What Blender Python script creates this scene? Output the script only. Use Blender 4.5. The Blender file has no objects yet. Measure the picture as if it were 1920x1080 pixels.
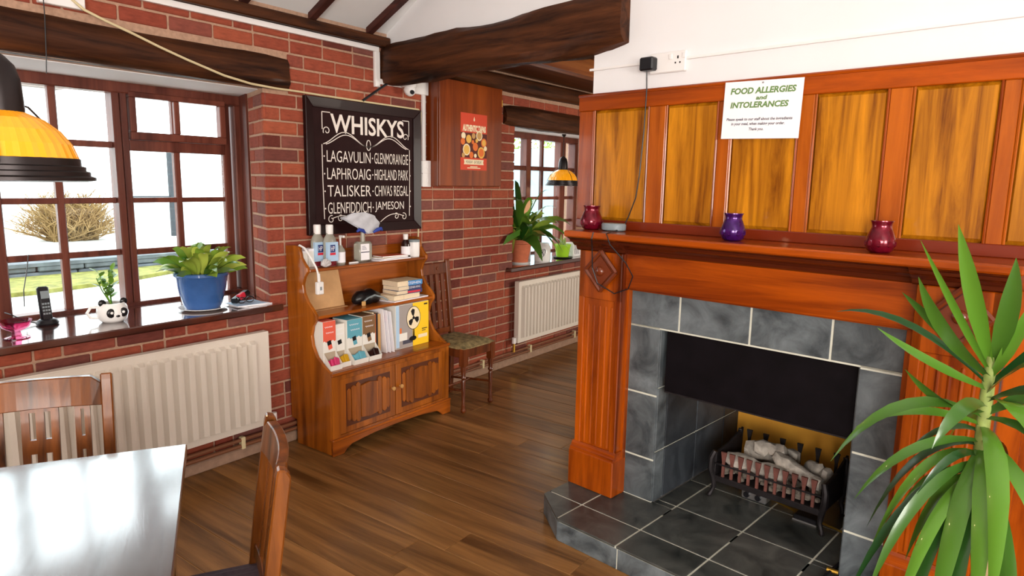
import bpy, bmesh, math, random
from mathutils import Vector, Matrix
random.seed(7)
R = math.radians
scn = bpy.context.scene
col = scn.collection

# ------------------------------------------------------------------ camera, world, lights, exposure
CAMX, CAMZ = 3.33, 1.56
YAW, PITCH, ROLL, FPX = R(36.391), R(9.01), R(0.988), 1250.0
fw = Vector((-math.sin(YAW)*math.cos(PITCH), math.cos(YAW)*math.cos(PITCH), -math.sin(PITCH)))
rt = Vector((math.cos(YAW), math.sin(YAW), 0)); up = rt.cross(fw)
rt2 = math.cos(ROLL)*rt + math.sin(ROLL)*up; up2 = -math.sin(ROLL)*rt + math.cos(ROLL)*up
cd = bpy.data.cameras.new('camera'); cam = bpy.data.objects.new('camera', cd); col.objects.link(cam)
m = Matrix((rt2, up2, -fw)).transposed().to_4x4(); m.translation = (CAMX, 0, CAMZ); cam.matrix_world = m
cd.sensor_width = 36; cd.lens = FPX/1920*36; cd.clip_start = .05
scn.camera = cam
scn.view_settings.view_transform = 'Standard'; scn.view_settings.look = 'None'
scn.view_settings.gamma = 1; scn.view_settings.use_curve_mapping = False
scn.view_settings.exposure = 0.45

w = bpy.data.worlds.new('overcast_sky'); scn.world = w; w.use_nodes = True
bg = w.node_tree.nodes['Background']; bg.inputs[0].default_value = (.93, .97, 1, 1); bg.inputs[1].default_value = 4.2

def area(name, loc, direction, sx, sy, power, color=(1, .96, .9)):
    l = bpy.data.lights.new(name, 'AREA'); l.shape = 'RECTANGLE'; l.size = sx; l.size_y = sy; l.energy = power; l.color = color
    o = bpy.data.objects.new(name, l); col.objects.link(o); o.location = loc
    o.rotation_euler = Vector(direction).to_track_quat('-Z', 'Y').to_euler(); return o
# added daylight fill lights at unseen openings: behind, beside and in the rear room
area('added_fill_behind', (4.75, -2.81, 1.55), (-.25, 1, -.05), 2.2, 1.3, 150, (1, .93, .84))
area('added_fill_side', (6.41, -.6, 1.575), (-1, .25, 0), 1.8, 1.3, 110, (1, .93, .84))
area('added_fill_rear', (4.01, 5.4, 1.5), (-1, 0, 0), 1.3, 1.2, 55, (1, .9, .75))

# ------------------------------------------------------------------ frames of reference
FA = R(-7.292)
UN = Vector((math.cos(FA), math.sin(FA), 0)); VN = Vector((-math.sin(FA), math.cos(FA), 0))
TE1 = Vector((math.cos(R(-29.8)), math.sin(R(-29.8)), 0)); TE2 = Vector((TE1.y, -TE1.x, 0))
def FW(u, v, z=0): return Vector((CAMX, 0, 0)) + UN*u + VN*v + Vector((0, 0, z))
def TW(a, b, z=0): return Vector((1.379, .978, z)) + TE1*a + TE2*b

# ------------------------------------------------------------------ materials
def srgb(r, g, b):
    f = lambda c: (c/12.92 if c <= .04045 else ((c+.055)/1.055)**2.4)
    return (f(r/255), f(g/255), f(b/255), 1)
def newmat(name):
    m = bpy.data.materials.new(name); m.use_nodes = True
    return m, m.node_tree, m.node_tree.nodes['Principled BSDF']
def plain(name, c, rough=.5, metal=0, coat=0, emis=0, trans=0, alpha=1, noise=0, nscale=30, bump=0, ecol=None, spec=.35):
    m, nt, b = newmat(name); c = srgb(*c)
    b.inputs['Base Color'].default_value = c; b.inputs['Roughness'].default_value = rough; b.inputs['Metallic'].default_value = metal
    b.inputs['Coat Weight'].default_value = coat; b.inputs['Specular IOR Level'].default_value = spec
    b.inputs['Transmission Weight'].default_value = trans
    if emis: b.inputs['Emission Color'].default_value = srgb(*ecol) if ecol else c; b.inputs['Emission Strength'].default_value = emis
    if noise or bump:
        tc = nt.nodes.new('ShaderNodeTexCoord'); n = nt.nodes.new('ShaderNodeTexNoise'); n.inputs['Scale'].default_value = nscale; n.inputs['Detail'].default_value = 5
        nt.links.new(tc.outputs['Object'], n.inputs['Vector'])
        if noise:
            r = nt.nodes.new('ShaderNodeValToRGB'); e = r.color_ramp.elements
            e[0].position = .3; e[1].position = .72
            e[0].color = [max(0, x*(1-noise)) for x in c[:3]]+[1]; e[1].color = [min(1, x*(1+noise)) for x in c[:3]]+[1]
            nt.links.new(n.outputs['Fac'], r.inputs[0]); nt.links.new(r.outputs[0], b.inputs['Base Color'])
        if bump:
            bp = nt.nodes.new('ShaderNodeBump'); bp.inputs['Strength'].default_value = bump; bp.inputs['Distance'].default_value = .01
            nt.links.new(n.outputs['Fac'], bp.inputs['Height']); nt.links.new(bp.outputs[0], b.inputs['Normal'])
    return m
def wood(name, dark, light, axis='z', rough=.35, coat=.3, scale=14, bump=.08, spread=.0, contrast=(.35, .68), spec=.25, ior=1.5, crough=.1):
    """grain stretched along an axis of the object, each object shifted by its own random number"""
    m, nt, b = newmat(name); N = nt.nodes.new; L = nt.links.new
    tc = N('ShaderNodeTexCoord'); oi = N('ShaderNodeObjectInfo'); mp = N('ShaderNodeMapping'); ad = N('ShaderNodeVectorMath'); ad.operation = 'ADD'
    s = {'x': (.07, 1, 1), 'y': (1, .07, 1), 'z': (1, 1, .07)}[axis]
    mp.inputs['Scale'].default_value = [k*scale for k in s]
    cx = N('ShaderNodeCombineXYZ'); mu = N('ShaderNodeMath'); mu.operation = 'MULTIPLY'; mu.inputs[1].default_value = 37
    L(oi.outputs['Random'], mu.inputs[0]); [L(mu.outputs[0], cx.inputs[i]) for i in range(3)]
    L(tc.outputs['Object'], ad.inputs[0]); L(cx.outputs[0], ad.inputs[1]); L(ad.outputs[0], mp.inputs['Vector'])
    n = N('ShaderNodeTexNoise'); n.inputs['Scale'].default_value = 1; n.inputs['Detail'].default_value = 8; n.inputs['Roughness'].default_value = .65; n.inputs['Distortion'].default_value = .6
    L(mp.outputs[0], n.inputs['Vector'])
    r = N('ShaderNodeValToRGB'); e = r.color_ramp.elements; e[0].position, e[1].position = contrast; e[0].color = srgb(*dark); e[1].color = srgb(*light)
    L(n.outputs['Fac'], r.inputs[0])
    if spread:
        hs = N('ShaderNodeHueSaturation'); mr = N('ShaderNodeMapRange'); mr.inputs['To Min'].default_value = 1-spread; mr.inputs['To Max'].default_value = 1+spread
        L(oi.outputs['Random'], mr.inputs['Value']); L(mr.outputs[0], hs.inputs['Value']); L(r.outputs[0], hs.inputs['Color']); L(hs.outputs[0], b.inputs['Base Color'])
    else: L(r.outputs[0], b.inputs['Base Color'])
    b.inputs['Roughness'].default_value = rough; b.inputs['Coat Weight'].default_value = coat; b.inputs['Coat Roughness'].default_value = crough; b.inputs['IOR'].default_value = ior; b.inputs['Coat IOR'].default_value = ior; b.inputs['Specular IOR Level'].default_value = spec
    bp = N('ShaderNodeBump'); bp.inputs['Strength'].default_value = bump; bp.inputs['Distance'].default_value = .004
    L(n.outputs['Fac'], bp.inputs['Height']); L(bp.outputs[0], b.inputs['Normal'])
    return m
def brickmat(name, attr):
    m, nt, b = newmat(name); N = nt.nodes.new; L = nt.links.new
    tc = N('ShaderNodeTexCoord'); n = N('ShaderNodeTexNoise'); n.inputs['Scale'].default_value = 38; n.inputs['Detail'].default_value = 7
    L(tc.outputs['Object' if attr else 'Generated'], n.inputs['Vector'])
    if not attr: n.inputs['Scale'].default_value = 5
    if attr: src = N('ShaderNodeAttribute'); src.attribute_name = 'rnd'; out = src.outputs['Fac']
    else: src = N('ShaderNodeObjectInfo'); out = src.outputs['Random']
    r = N('ShaderNodeValToRGB'); cr = r.color_ramp; cr.elements[0].color = srgb(98, 46, 38); cr.elements[1].color = srgb(160, 84, 60)
    for p, c in ((.15, (122, 76, 68)), (.3, (138, 68, 52)), (.55, (148, 74, 54)), (.8, (126, 58, 46))): cr.elements.new(p).color = srgb(*c)
    L(out, r.inputs[0])
    mx = N('ShaderNodeMix'); mx.data_type = 'RGBA'; mx.blend_type = 'OVERLAY'; mx.inputs[0].default_value = .4
    L(r.outputs[0], mx.inputs[6]); L(n.outputs['Fac'], mx.inputs[7]); L(mx.outputs[2], b.inputs['Base Color'])
    b.inputs['Roughness'].default_value = .85; b.inputs['Specular IOR Level'].default_value = .15
    bp = N('ShaderNodeBump'); bp.inputs['Strength'].default_value = .5; bp.inputs['Distance'].default_value = .006
    L(n.outputs['Fac'], bp.inputs['Height']); L(bp.outputs[0], b.inputs['Normal'])
    return m
def slatemat(name, c1, c2, rough=.42):
    m, nt, b = newmat(name); N = nt.nodes.new; L = nt.links.new
    tc = N('ShaderNodeTexCoord'); oi = N('ShaderNodeObjectInfo'); ad = N('ShaderNodeVectorMath'); ad.operation = 'ADD'
    L(tc.outputs['Object'], ad.inputs[0]); L(oi.outputs['Location'], ad.inputs[1])
    n = N('ShaderNodeTexNoise'); n.inputs['Scale'].default_value = 6; n.inputs['Detail'].default_value = 9; n.inputs['Roughness'].default_value = .62; n.inputs['Distortion'].default_value = .8
    L(ad.outputs[0], n.inputs['Vector'])
    r = N('ShaderNodeValToRGB'); e = r.color_ramp.elements; e[0].position, e[1].position = .33, .74; e[0].color = srgb(*c1); e[1].color = srgb(*c2)
    L(n.outputs['Fac'], r.inputs[0])
    hs = N('ShaderNodeHueSaturation'); mr = N('ShaderNodeMapRange'); mr.inputs['To Min'].default_value = .8; mr.inputs['To Max'].default_value = 1.2
    L(oi.outputs['Random'], mr.inputs['Value']); L(mr.outputs[0], hs.inputs['Value']); L(r.outputs[0], hs.inputs['Color']); L(hs.outputs[0], b.inputs['Base Color'])
    b.inputs['Roughness'].default_value = rough
    bp = N('ShaderNodeBump'); bp.inputs['Strength'].default_value = .25; bp.inputs['Distance'].default_value = .006
    L(n.outputs['Fac'], bp.inputs['Height']); L(bp.outputs[0], b.inputs['Normal'])
    return m
def leafmat(name, c1, c2, rough=.35):
    m, nt, b = newmat(name); N = nt.nodes.new; L = nt.links.new
    oi = N('ShaderNodeObjectInfo'); r = N('ShaderNodeValToRGB'); r.color_ramp.elements[0].color = srgb(*c1); r.color_ramp.elements[1].color = srgb(*c2)
    L(oi.outputs['Random'], r.inputs[0]); L(r.outputs[0], b.inputs['Base Color']); b.inputs['Roughness'].default_value = rough
    b.inputs['Subsurface Weight'].default_value = 0; b.inputs['Coat Weight'].default_value = .15
    return m
def glassmat(name, c=(1, 1, 1, 1), rough=0.0, thin=True):
    m = bpy.data.materials.new(name); m.use_nodes = True; nt = m.node_tree; nt.nodes.clear(); N = nt.nodes.new; L = nt.links.new
    o = N('ShaderNodeOutputMaterial'); t = N('ShaderNodeBsdfTransparent'); t.inputs[0].default_value = c
    g = N('ShaderNodeBsdfGlossy'); g.inputs['Roughness'].default_value = rough; lw = N('ShaderNodeLayerWeight'); f = N('ShaderNodeMath'); f.operation = 'POWER'; f.inputs[1].default_value = 4
    L(lw.outputs['Facing'], f.inputs[0]); f2 = N('ShaderNodeMath'); f2.operation = 'MULTIPLY_ADD'; f2.inputs[1].default_value = .6; f2.inputs[2].default_value = .025; L(f.outputs[0], f2.inputs[0])
    x = N('ShaderNodeMixShader'); L(f2.outputs[0], x.inputs[0]); L(t.outputs[0], x.inputs[1]); L(g.outputs[0], x.inputs[2]); L(x.outputs[0], o.inputs[0])
    return m

M = dict(
 brick=brickmat('brick_single', False), brick_joined=brickmat('brick_joined', True),
 mortar=plain('mortar', (172, 138, 116), .9, spec=.1, noise=.15, nscale=60, bump=.3),
 plaster=plain('white_plaster', (228, 226, 227), .85, spec=.1, noise=.02, nscale=3, bump=.05),
 ceil=plain('ceiling_plaster', (226, 226, 226), .9, noise=.03, nscale=5),
 beam=wood('old_beam', (30, 14, 8), (92, 52, 28), 'x', .55, .06, 16, .9, spec=.12), beam_y=wood('old_beam_along', (30, 14, 8), (92, 52, 28), 'y', .55, .06, 16, .9, spec=.12),
 rafter=wood('rafter_wood', (48, 24, 20), (84, 44, 36), 'x', .6, 0, 14, .2),
 plank=wood('floor_plank', (84, 54, 26), (156, 110, 62), 'x', .34, .15, 12, .12, .12, crough=.2), gap=plain('floor_gap', (176, 134, 84), .8),
 frame=wood('window_frame_wood', (74, 34, 26), (120, 66, 52), 'z', .4, .2, 10, .1), sill=wood('sill_wood', (46, 20, 16), (84, 42, 30), 'y', .14, 1, 10, .05, ior=1.8),
 glass=glassmat('window_glass', (.97, 1, 1, 1)),
 mantel=wood('mantel_wood', (96, 30, 0), (182, 84, 6), 'z', .3, .3, 11, .1), mantel_x=wood('mantel_wood_across', (92, 26, 0), (184, 82, 6), 'x', .28, .3, 11, .1),
 panel=wood('panel_wood', (108, 54, 4), (208, 134, 22), 'z', .3, .4, 18, .1, .08), stile=wood('stile_wood', (134, 58, 6), (190, 98, 18), 'z', .3, .4, 12, .08),
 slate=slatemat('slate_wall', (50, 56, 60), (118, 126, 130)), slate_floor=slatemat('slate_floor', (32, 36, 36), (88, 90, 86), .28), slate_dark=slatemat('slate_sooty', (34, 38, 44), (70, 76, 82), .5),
 grout=plain('grout', (204, 204, 190), .9, noise=.1), soot=plain('sooty_metal', (13, 9, 13), .65, spec=.1, noise=.35, nscale=12), iron=plain('cast_iron', (44, 40, 42), .5, .5, noise=.3, nscale=20),
 rust=plain('heated_iron', (124, 78, 70), .55, .4, noise=.25, nscale=30), ash=plain('ash_log', (184, 176, 166), .95, noise=.4, nscale=26, bump=.9), coal=plain('ash_bed', (120, 112, 102), .95, noise=.4, nscale=60, bump=.8),
 copper=plain('copper_back', (255, 178, 66), .4, 0, noise=.12, nscale=5), brass=plain('brass', (206, 164, 70), .3, .9),
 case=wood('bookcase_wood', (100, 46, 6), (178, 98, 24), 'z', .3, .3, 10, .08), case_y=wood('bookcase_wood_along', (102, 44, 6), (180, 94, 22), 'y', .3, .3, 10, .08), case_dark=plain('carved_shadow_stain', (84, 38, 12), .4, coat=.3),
 chair=wood('chair_wood', (58, 28, 6), (134, 74, 24), 'z', .3, .22, 14, .08), chair_dark=wood('side_chair_wood', (62, 26, 10), (124, 60, 24), 'z', .3, .5, 12, .08),
 table=wood('table_wood', (34, 24, 22), (70, 54, 50), 'x', .2, 1, 16, .4, spec=1, ior=1.9, crough=.13), cushion=plain('ribbed_cushion', (66, 52, 62), .8, noise=.25, nscale=80),
 tapestry=plain('floral_fabric', (128, 112, 76), .9, noise=.55, nscale=34, bump=.6),
 rad=plain('radiator_enamel', (216, 206, 194), .35, spec=.5), pipe=plain('painted_pipe', (120, 76, 52), .5), plinth=plain('plinth_render', (150, 120, 100), .85, noise=.15),
 black=plain('black_plastic', (24, 24, 28), .35), darkmetal=plain('lamp_metal', (44, 38, 38), .35, .6), board=plain('chalkboard', (40, 22, 22), .6, noise=.2, nscale=6, spec=.08), boardframe=plain('board_frame', (36, 18, 18), .3, spec=.12, coat=.04),
 chalk=plain('chalk', (232, 222, 214), .9), white=plain('white_plastic', (232, 228, 226), .35), paper=plain('paper', (240, 236, 240), .7), green_ink=plain('green_ink', (104, 138, 82), .7), grey_ink=plain('grey_ink', (72, 70, 84), .7),
 cupboard=wood('cupboard_wood', (96, 36, 8), (150, 70, 18), 'z', .3, .5, 7, .05), poster=plain('poster_red', (206, 66, 36), .5), cream=plain('cream_print', (240, 222, 186), .6), dark_ink=plain('dark_ink', (44, 28, 26), .6),
 foodA=plain('food_yellow', (228, 176, 80), .6), foodB=plain('food_orange', (222, 112, 46), .6), foodC=plain('food_tan', (196, 150, 90), .6), plate_dark=plain('poster_dark', (86, 30, 22), .6),
 amber=None, cord=plain('cord_pale', (206, 190, 150), .6),
 red_glass=plain('red_mercury_glass', (112, 8, 34), .2, .5, noise=.4, nscale=40, coat=.5), purple_glass=plain('purple_mercury_glass', (66, 16, 98), .2, .5, noise=.4, nscale=40, coat=.5), grey_plastic=plain('grey_plastic', (126, 136, 140), .4),
 terracotta=plain('terracotta', (190, 104, 72), .75, noise=.1), blue=plain('blue_glaze', (54, 92, 150), .2, coat=.5, noise=.18, nscale=10), soil=plain('soil', (52, 38, 28), .95), lime=plain('lime_pot', (156, 206, 40), .4),
 leaf=leafmat('broad_leaf', (62, 118, 20), (186, 198, 84)), leaf_dark=leafmat('dark_leaf', (40, 88, 26), (120, 164, 54)), yucca=leafmat('yucca_leaf', (16, 56, 22), (88, 134, 38), .28), stem=plain('green_stem', (142, 158, 84), .6, noise=.2, nscale=40),
 bark=plain('cane_bark', (172, 142, 110), .9, noise=.25, nscale=50, bump=.6), cane_top=plain('cut_cane', (112, 64, 48), .9),
 porcelain=plain('porcelain', (238, 236, 234), .15, coat=.4), ink=plain('black_glaze', (20, 18, 20), .3),
 kraft=plain('kraft_card', (196, 152, 106), .85, noise=.06), coral=plain('coral_print', (226, 96, 74), .6), teal=plain('teal_print', (96, 164, 182), .6), brown=plain('brown_print', (128, 94, 62), .6), cardwhite=plain('white_card', (232, 228, 220), .6), yellow=plain('yellow_print', (246, 200, 28), .5), greyprint=plain('grey_print', (160, 150, 146), .5), mustard=plain('mustard_foil', (196, 150, 22), .4), pink=plain('pink_foil', (206, 60, 110), .35), inner=plain('card_inside', (176, 160, 138), .8),
 bluebook=plain('blue_cover', (64, 132, 190), .5), navybook=plain('navy_cover', (52, 56, 100), .5), pagecream=plain('page_edges', (226, 206, 176), .8, noise=.08, nscale=200), magred=plain('magazine_red', (206, 92, 66), .4), steel=plain('steel', (170, 170, 172), .3, .8),
 bottle=plain('clear_plastic', (206, 204, 190), .15, trans=.6), sauce=plain('sauce_bottle', (110, 30, 40), .15, coat=.5), label_blue=plain('label_blue', (172, 200, 226), .5), navy=plain('navy_ink', (30, 50, 110), .5), redink=plain('red_ink', (206, 40, 60), .5), brownglass=plain('brown_glass', (40, 18, 16), .12, coat=.5),
 mask=plain('mask_cloth', (190, 190, 196), .9, noise=.08), bluetie=plain('blue_elastic', (46, 66, 150), .5),
 asphalt=plain('pale_road', (200, 198, 194), .9), grass=plain('verge_grass', (112, 112, 52), .95, noise=.4, nscale=8), stone=plain('grey_stone', (92, 98, 102), .9, noise=.25, nscale=6), bushm=plain('bare_twigs', (140, 112, 70), .9), render=plain('white_render', (236, 236, 232), .8), clap=plain('pale_blue_boards', (150, 176, 186), .7), farbrick=plain('far_brick', (170, 96, 62), .9), timber=plain('dark_timber', (58, 62, 66), .8), roofm=plain('far_roof', (120, 110, 104), .9),
)
def ambermat():
    m, nt, b = newmat('amber_glass')
    b.inputs['Base Color'].default_value = srgb(232, 150, 20); b.inputs['Roughness'].default_value = .25; b.inputs['Coat Weight'].default_value = .3
    b.inputs['Emission Color'].default_value = srgb(255, 166, 26); b.inputs['Emission Strength'].default_value = .26
    return m
M['amber'] = ambermat()

# ------------------------------------------------------------------ mesh builder
class MB:
    def __init__(s): s.v = []; s.f = []; s.mi = []; s.cur = 0
    def add(s, vs, fs):
        k = len(s.v); s.v += [Vector(p) for p in vs]; s.f += [[k+i for i in f] for f in fs]; s.mi += [s.cur]*len(fs); return s
    def box(s, x0, x1, y0, y1, z0, z1):
        return s.add([(x, y, z) for z in (z0, z1) for y in (y0, y1) for x in (x0, x1)], [(0, 2, 3, 1), (4, 5, 7, 6), (0, 1, 5, 4), (2, 6, 7, 3), (0, 4, 6, 2), (1, 3, 7, 5)])
    def obox(s, c, size, mat=None):
        mat = mat or Matrix.Identity(3); c = Vector(c); h = Vector(size)/2
        vs = [c + mat @ Vector((x*h.x, y*h.y, z*h.z)) for z in (-1, 1) for y in (-1, 1) for x in (-1, 1)]
        return s.add(vs, [(0, 2, 3, 1), (4, 5, 7, 6), (0, 1, 5, 4), (2, 6, 7, 3), (0, 4, 6, 2), (1, 3, 7, 5)])
    def tube(s, pts, r, n=8, caps=True):
        pts = [Vector(p) for p in pts]; m = len(pts); rs = r if isinstance(r, (list, tuple)) else [r]*m
        ref = None; vs = []
        for i, p in enumerate(pts):
            t = (pts[min(i+1, m-1)]-pts[max(i-1, 0)]).normalized()
            if ref is None: ref = t.orthogonal().normalized()
            ref = (ref - t*ref.dot(t)); ref = ref.normalized() if ref.length > 1e-6 else t.orthogonal().normalized()
            b = t.cross(ref)
            vs += [p + (ref*math.cos(2*math.pi*k/n)+b*math.sin(2*math.pi*k/n))*rs[i] for k in range(n)]
        fs = [(i*n+k, i*n+(k+1) % n, (i+1)*n+(k+1) % n, (i+1)*n+k) for i in range(m-1) for k in range(n)]
        if caps: fs += [tuple(range(n))[::-1], tuple((m-1)*n+k for k in range(n))]
        return s.add(vs, fs)
    def lathe(s, prof, c=(0, 0, 0), n=20, sx=1, sy=1):
        c = Vector(c); vs = []; m = len(prof)
        for r, z in prof: vs += [c+Vector((r*sx*math.cos(2*math.pi*k/n), r*sy*math.sin(2*math.pi*k/n), z)) for k in range(n)]
        fs = [(i*n+k, i*n+(k+1) % n, (i+1)*n+(k+1) % n, (i+1)*n+k) for i in range(m-1) for k in range(n)]
        if prof[0][0] > 1e-5: fs.append(tuple(range(n))[::-1])
        if prof[-1][0] > 1e-5: fs.append(tuple((m-1)*n+k for k in range(n)))
        return s.add(vs, fs)
    def prism(s, poly, axis, a0, a1):
        """polygon extruded along an axis: axis x -> poly is (y,z); y -> (x,z); z -> (x,y)"""
        mk = {'x': lambda p, a: (a, p[0], p[1]), 'y': lambda p, a: (p[0], a, p[1]), 'z': lambda p, a: (p[0], p[1], a)}[axis]
        n = len(poly); vs = [mk(p, a0) for p in poly]+[mk(p, a1) for p in poly]
        return s.add(vs, [tuple(range(n))[::-1], tuple(range(n, 2*n))]+[(k, (k+1) % n, n+(k+1) % n, n+k) for k in range(n)])
    def quad(s, *p): return s.add(p, [tuple(range(len(p)))])
    def sphere(s, c, r, n=10, sc=(1, 1, 1)):
        m = n//2; prof = [(max(1e-6, math.sin(math.pi*i/m))*r, -math.cos(math.pi*i/m)*r) for i in range(m+1)]
        k = len(s.v); s.lathe([(a, b) for a, b in prof], (0, 0, 0), n)
        for i in range(k, len(s.v)): v = s.v[i]; s.v[i] = Vector((v.x*sc[0], v.y*sc[1], v.z*sc[2]))+Vector(c)
        return s
    def xf(s, fn, start=0):
        for i in range(start, len(s.v)): s.v[i] = Vector(fn(s.v[i]))
        return s
    def mesh(s, name, mats, origin=(0, 0, 0), smooth=False, bevel=0):
        me = bpy.data.meshes.new(name); o = Vector(origin)
        me.from_pydata([p-o for p in s.v], [], s.f)
        for mt in (mats if isinstance(mats, (list, tuple)) else [mats]): me.materials.append(mt)
        for p, k in zip(me.polygons, s.mi): p.material_index = k
        bm = bmesh.new(); bm.from_mesh(me); bmesh.ops.recalc_face_normals(bm, faces=bm.faces)
        if bevel:
            es = [e for e in bm.edges if len(e.link_faces) == 2 and e.calc_face_angle(0) > .5]
            bmesh.ops.bevel(bm, geom=es, offset=bevel, segments=1, affect='EDGES', clamp_overlap=True)
        bm.to_mesh(me); bm.free()
        if smooth:
            for p in me.polygons: p.use_smooth = True
            try: me.set_sharp_from_angle(angle=R(42))
            except Exception: pass
        me.update(); return me
def link(o, parent=None):
    col.objects.link(o)
    if parent is not None: o.parent = parent
    return o
def tagit(o, label=None, cat=None, group=None, kind=None):
    for k, v in (('label', label), ('category', cat), ('group', group), ('kind', kind)):
        if v: o[k] = v
    return o
class Thing:
    """an Empty at the base of a thing; parts are given in the coordinates of a frame (world, F = fireplace wall, T = table)"""
    def __init__(s, name, label, cat, origin, frame='W', group=None, kind=None, rot=0):
        s.o = Vector(origin); s.e = bpy.data.objects.new(name, None); col.objects.link(s.e); s.e.empty_display_size = .1
        if frame == 'F': s.e.location = FW(*origin); s.e.rotation_euler.z = FA
        else: s.e.location = origin; s.e.rotation_euler.z = rot
        tagit(s.e, label, cat, group, kind)
    def part(s, name, mb, mat, parent=None, smooth=False, bevel=0, label=None, kind=None):
        o = bpy.data.objects.new(name, mb.mesh(name, mat, s.o, smooth, bevel)); link(o, parent or s.e); tagit(o, label, None, None, kind); return o
def solid(name, mb, mat, label=None, cat=None, frame='W', origin=(0, 0, 0), group=None, kind=None, smooth=False, bevel=0):
    o = bpy.data.objects.new(name, mb.mesh(name, mat, origin, smooth, bevel)); link(o)
    if frame == 'F': o.location = FW(*origin); o.rotation_euler.z = FA
    else: o.location = origin
    return tagit(o, label, cat, group, kind)
def copy_tree(o, parent=None):
    c = o.copy(); col.objects.link(c); c.parent = parent
    for ch in list(o.children): copy_tree(ch, c)
    return c

_tc = {}
def glyphs(s, shear=0, bold=0):
    """flat outlines of a line of text as (verts2d, faces, width, height)"""
    if (s, shear, bold) in _tc: return _tc[(s, shear, bold)]
    cu = bpy.data.curves.new('t', 'FONT'); cu.body = s; cu.size = 1; cu.shear = shear; cu.offset = bold; cu.resolution_u = 3
    ob = bpy.data.objects.new('t', cu); col.objects.link(ob); dg = bpy.context.evaluated_depsgraph_get(); dg.update()
    me = bpy.data.meshes.new_from_object(ob.evaluated_get(dg)); vs = [(v.co.x, v.co.y) for v in me.vertices]; fs = [tuple(p.vertices) for p in me.polygons]
    bpy.data.objects.remove(ob); bpy.data.curves.remove(cu); bpy.data.meshes.remove(me)
    x0 = min(v[0] for v in vs); x1 = max(v[0] for v in vs); y0 = min(v[1] for v in vs); y1 = max(v[1] for v in vs)
    _tc[(s, shear, bold)] = ([((x-x0)/(x1-x0), (y-y0)/(y1-y0)) for x, y in vs], fs); return _tc[(s, shear, bold)]
def text(mb, s, o, ux, uy, x0, x1, y0, y1, shear=0, bold=0):
    """text filling the box x0..x1, y0..y1 of the plane through o spanned by ux, uy"""
    vs, fs = glyphs(s, shear, bold); o = Vector(o); ux = Vector(ux); uy = Vector(uy)
    return mb.add([o+ux*(x0+(x1-x0)*a)+uy*(y0+(y1-y0)*b) for a, b in vs], fs)
def ribbon(mb, pts, wd, o, ux, uy):
    o = Vector(o); ux = Vector(ux); uy = Vector(uy); vs = []; n = len(pts)
    for i, p in enumerate(pts):
        a = Vector(pts[max(i-1, 0)]); b = Vector(pts[min(i+1, n-1)]); t = (b-a).normalized(); k = Vector((-t.y, t.x))*wd/2
        for q in (Vector(p)+k, Vector(p)-k): vs.append(o+ux*q.x+uy*q.y)
    return mb.add(vs, [(2*i, 2*i+1, 2*i+3, 2*i+2) for i in range(n-1)])
def disc(mb, c, r, o, ux, uy, n=14, ry=None):
    o = Vector(o); ux = Vector(ux); uy = Vector(uy); ry = ry or r
    return mb.add([o+ux*(c[0]+r*math.cos(2*math.pi*k/n))+uy*(c[1]+ry*math.sin(2*math.pi*k/n)) for k in range(n)], [tuple(range(n))])
def rough_beam(p0, p1, wd, ht, seed, nseg=14, amp=.012, taper=(1, 1), roundness=.75):
    """an adzed timber: rounded rectangle rings with uneven faces"""
    rnd = random.Random(seed); p0 = Vector(p0); p1 = Vector(p1); d = (p1-p0).normalized(); upv = Vector((0, 0, 1)); sd = d.cross(upv).normalized(); upv = sd.cross(d)
    n = 16; mb = MB(); vs = []; ph = [rnd.uniform(0, 6.28) for _ in range(6)]
    for i in range(nseg+1):
        t = i/nseg; c = p0.lerp(p1, t); k = taper[0]*(1-t)+taper[1]*t; e = 1-.12*(i in (0, nseg))
        for j in range(n):
            a = 2*math.pi*(j+.5)/n; ca, sa = math.cos(a), math.sin(a); q = 1/max(abs(ca), abs(sa)); q = q*roundness+(1-roundness)*1.08
            wob = amp*(math.sin(t*9+ph[0]+a*2)+.7*math.sin(t*17+ph[1]+a*3)+rnd.uniform(-.4, .4))
            vs.append(c+sd*(ca*q*wd/2*e+ca*wob)+upv*((sa*q*ht/2*e)*k+sa*wob))
    fs = [(i*n+k, i*n+(k+1) % n, (i+1)*n+(k+1) % n, (i+1)*n+k) for i in range(nseg) for k in range(n)]
    fs += [tuple(range(n))[::-1], tuple(nseg*n+k for k in range(n))]
    return mb.add(vs, fs)
def leaf_strip(base, ctrl, tip, wd, n=7, fold=.25, side=None, shape='blade'):
    """a leaf along a quadratic curve: a thin folded double strip"""
    base, ctrl, tip = Vector(base), Vector(ctrl), Vector(tip); mb = MB(); vs = []
    for i in range(n+1):
        t = i/n; p = base*(1-t)**2+ctrl*2*t*(1-t)+tip*t*t; tg = ((ctrl-base)*(1-t)+(tip-ctrl)*t).normalized()
        s = side if side is not None else tg.cross(Vector((0, 0, 1)))
        if s.length < .05: s = tg.orthogonal()
        s = (s-tg*s.dot(tg)).normalized(); nn = s.cross(tg)
        if shape == 'blade': k = (.35+.65*min(1, t*3.2))*(1 if t < .5 else max(.0, 1-((t-.5)/.5)**1.7))
        else: k = max(0, math.sin(math.pi*min(1, t**.8)))**.8
        k = max(k, .03)*wd/2
        vs += [p+s*k+nn*k*fold, p, p-s*k+nn*k*fold]
    fs = []
    for i in range(n): a = 3*i; fs += [(a, a+1, a+4, a+3), (a+1, a+2, a+5, a+4)]
    return mb.add(vs, fs)
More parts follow.
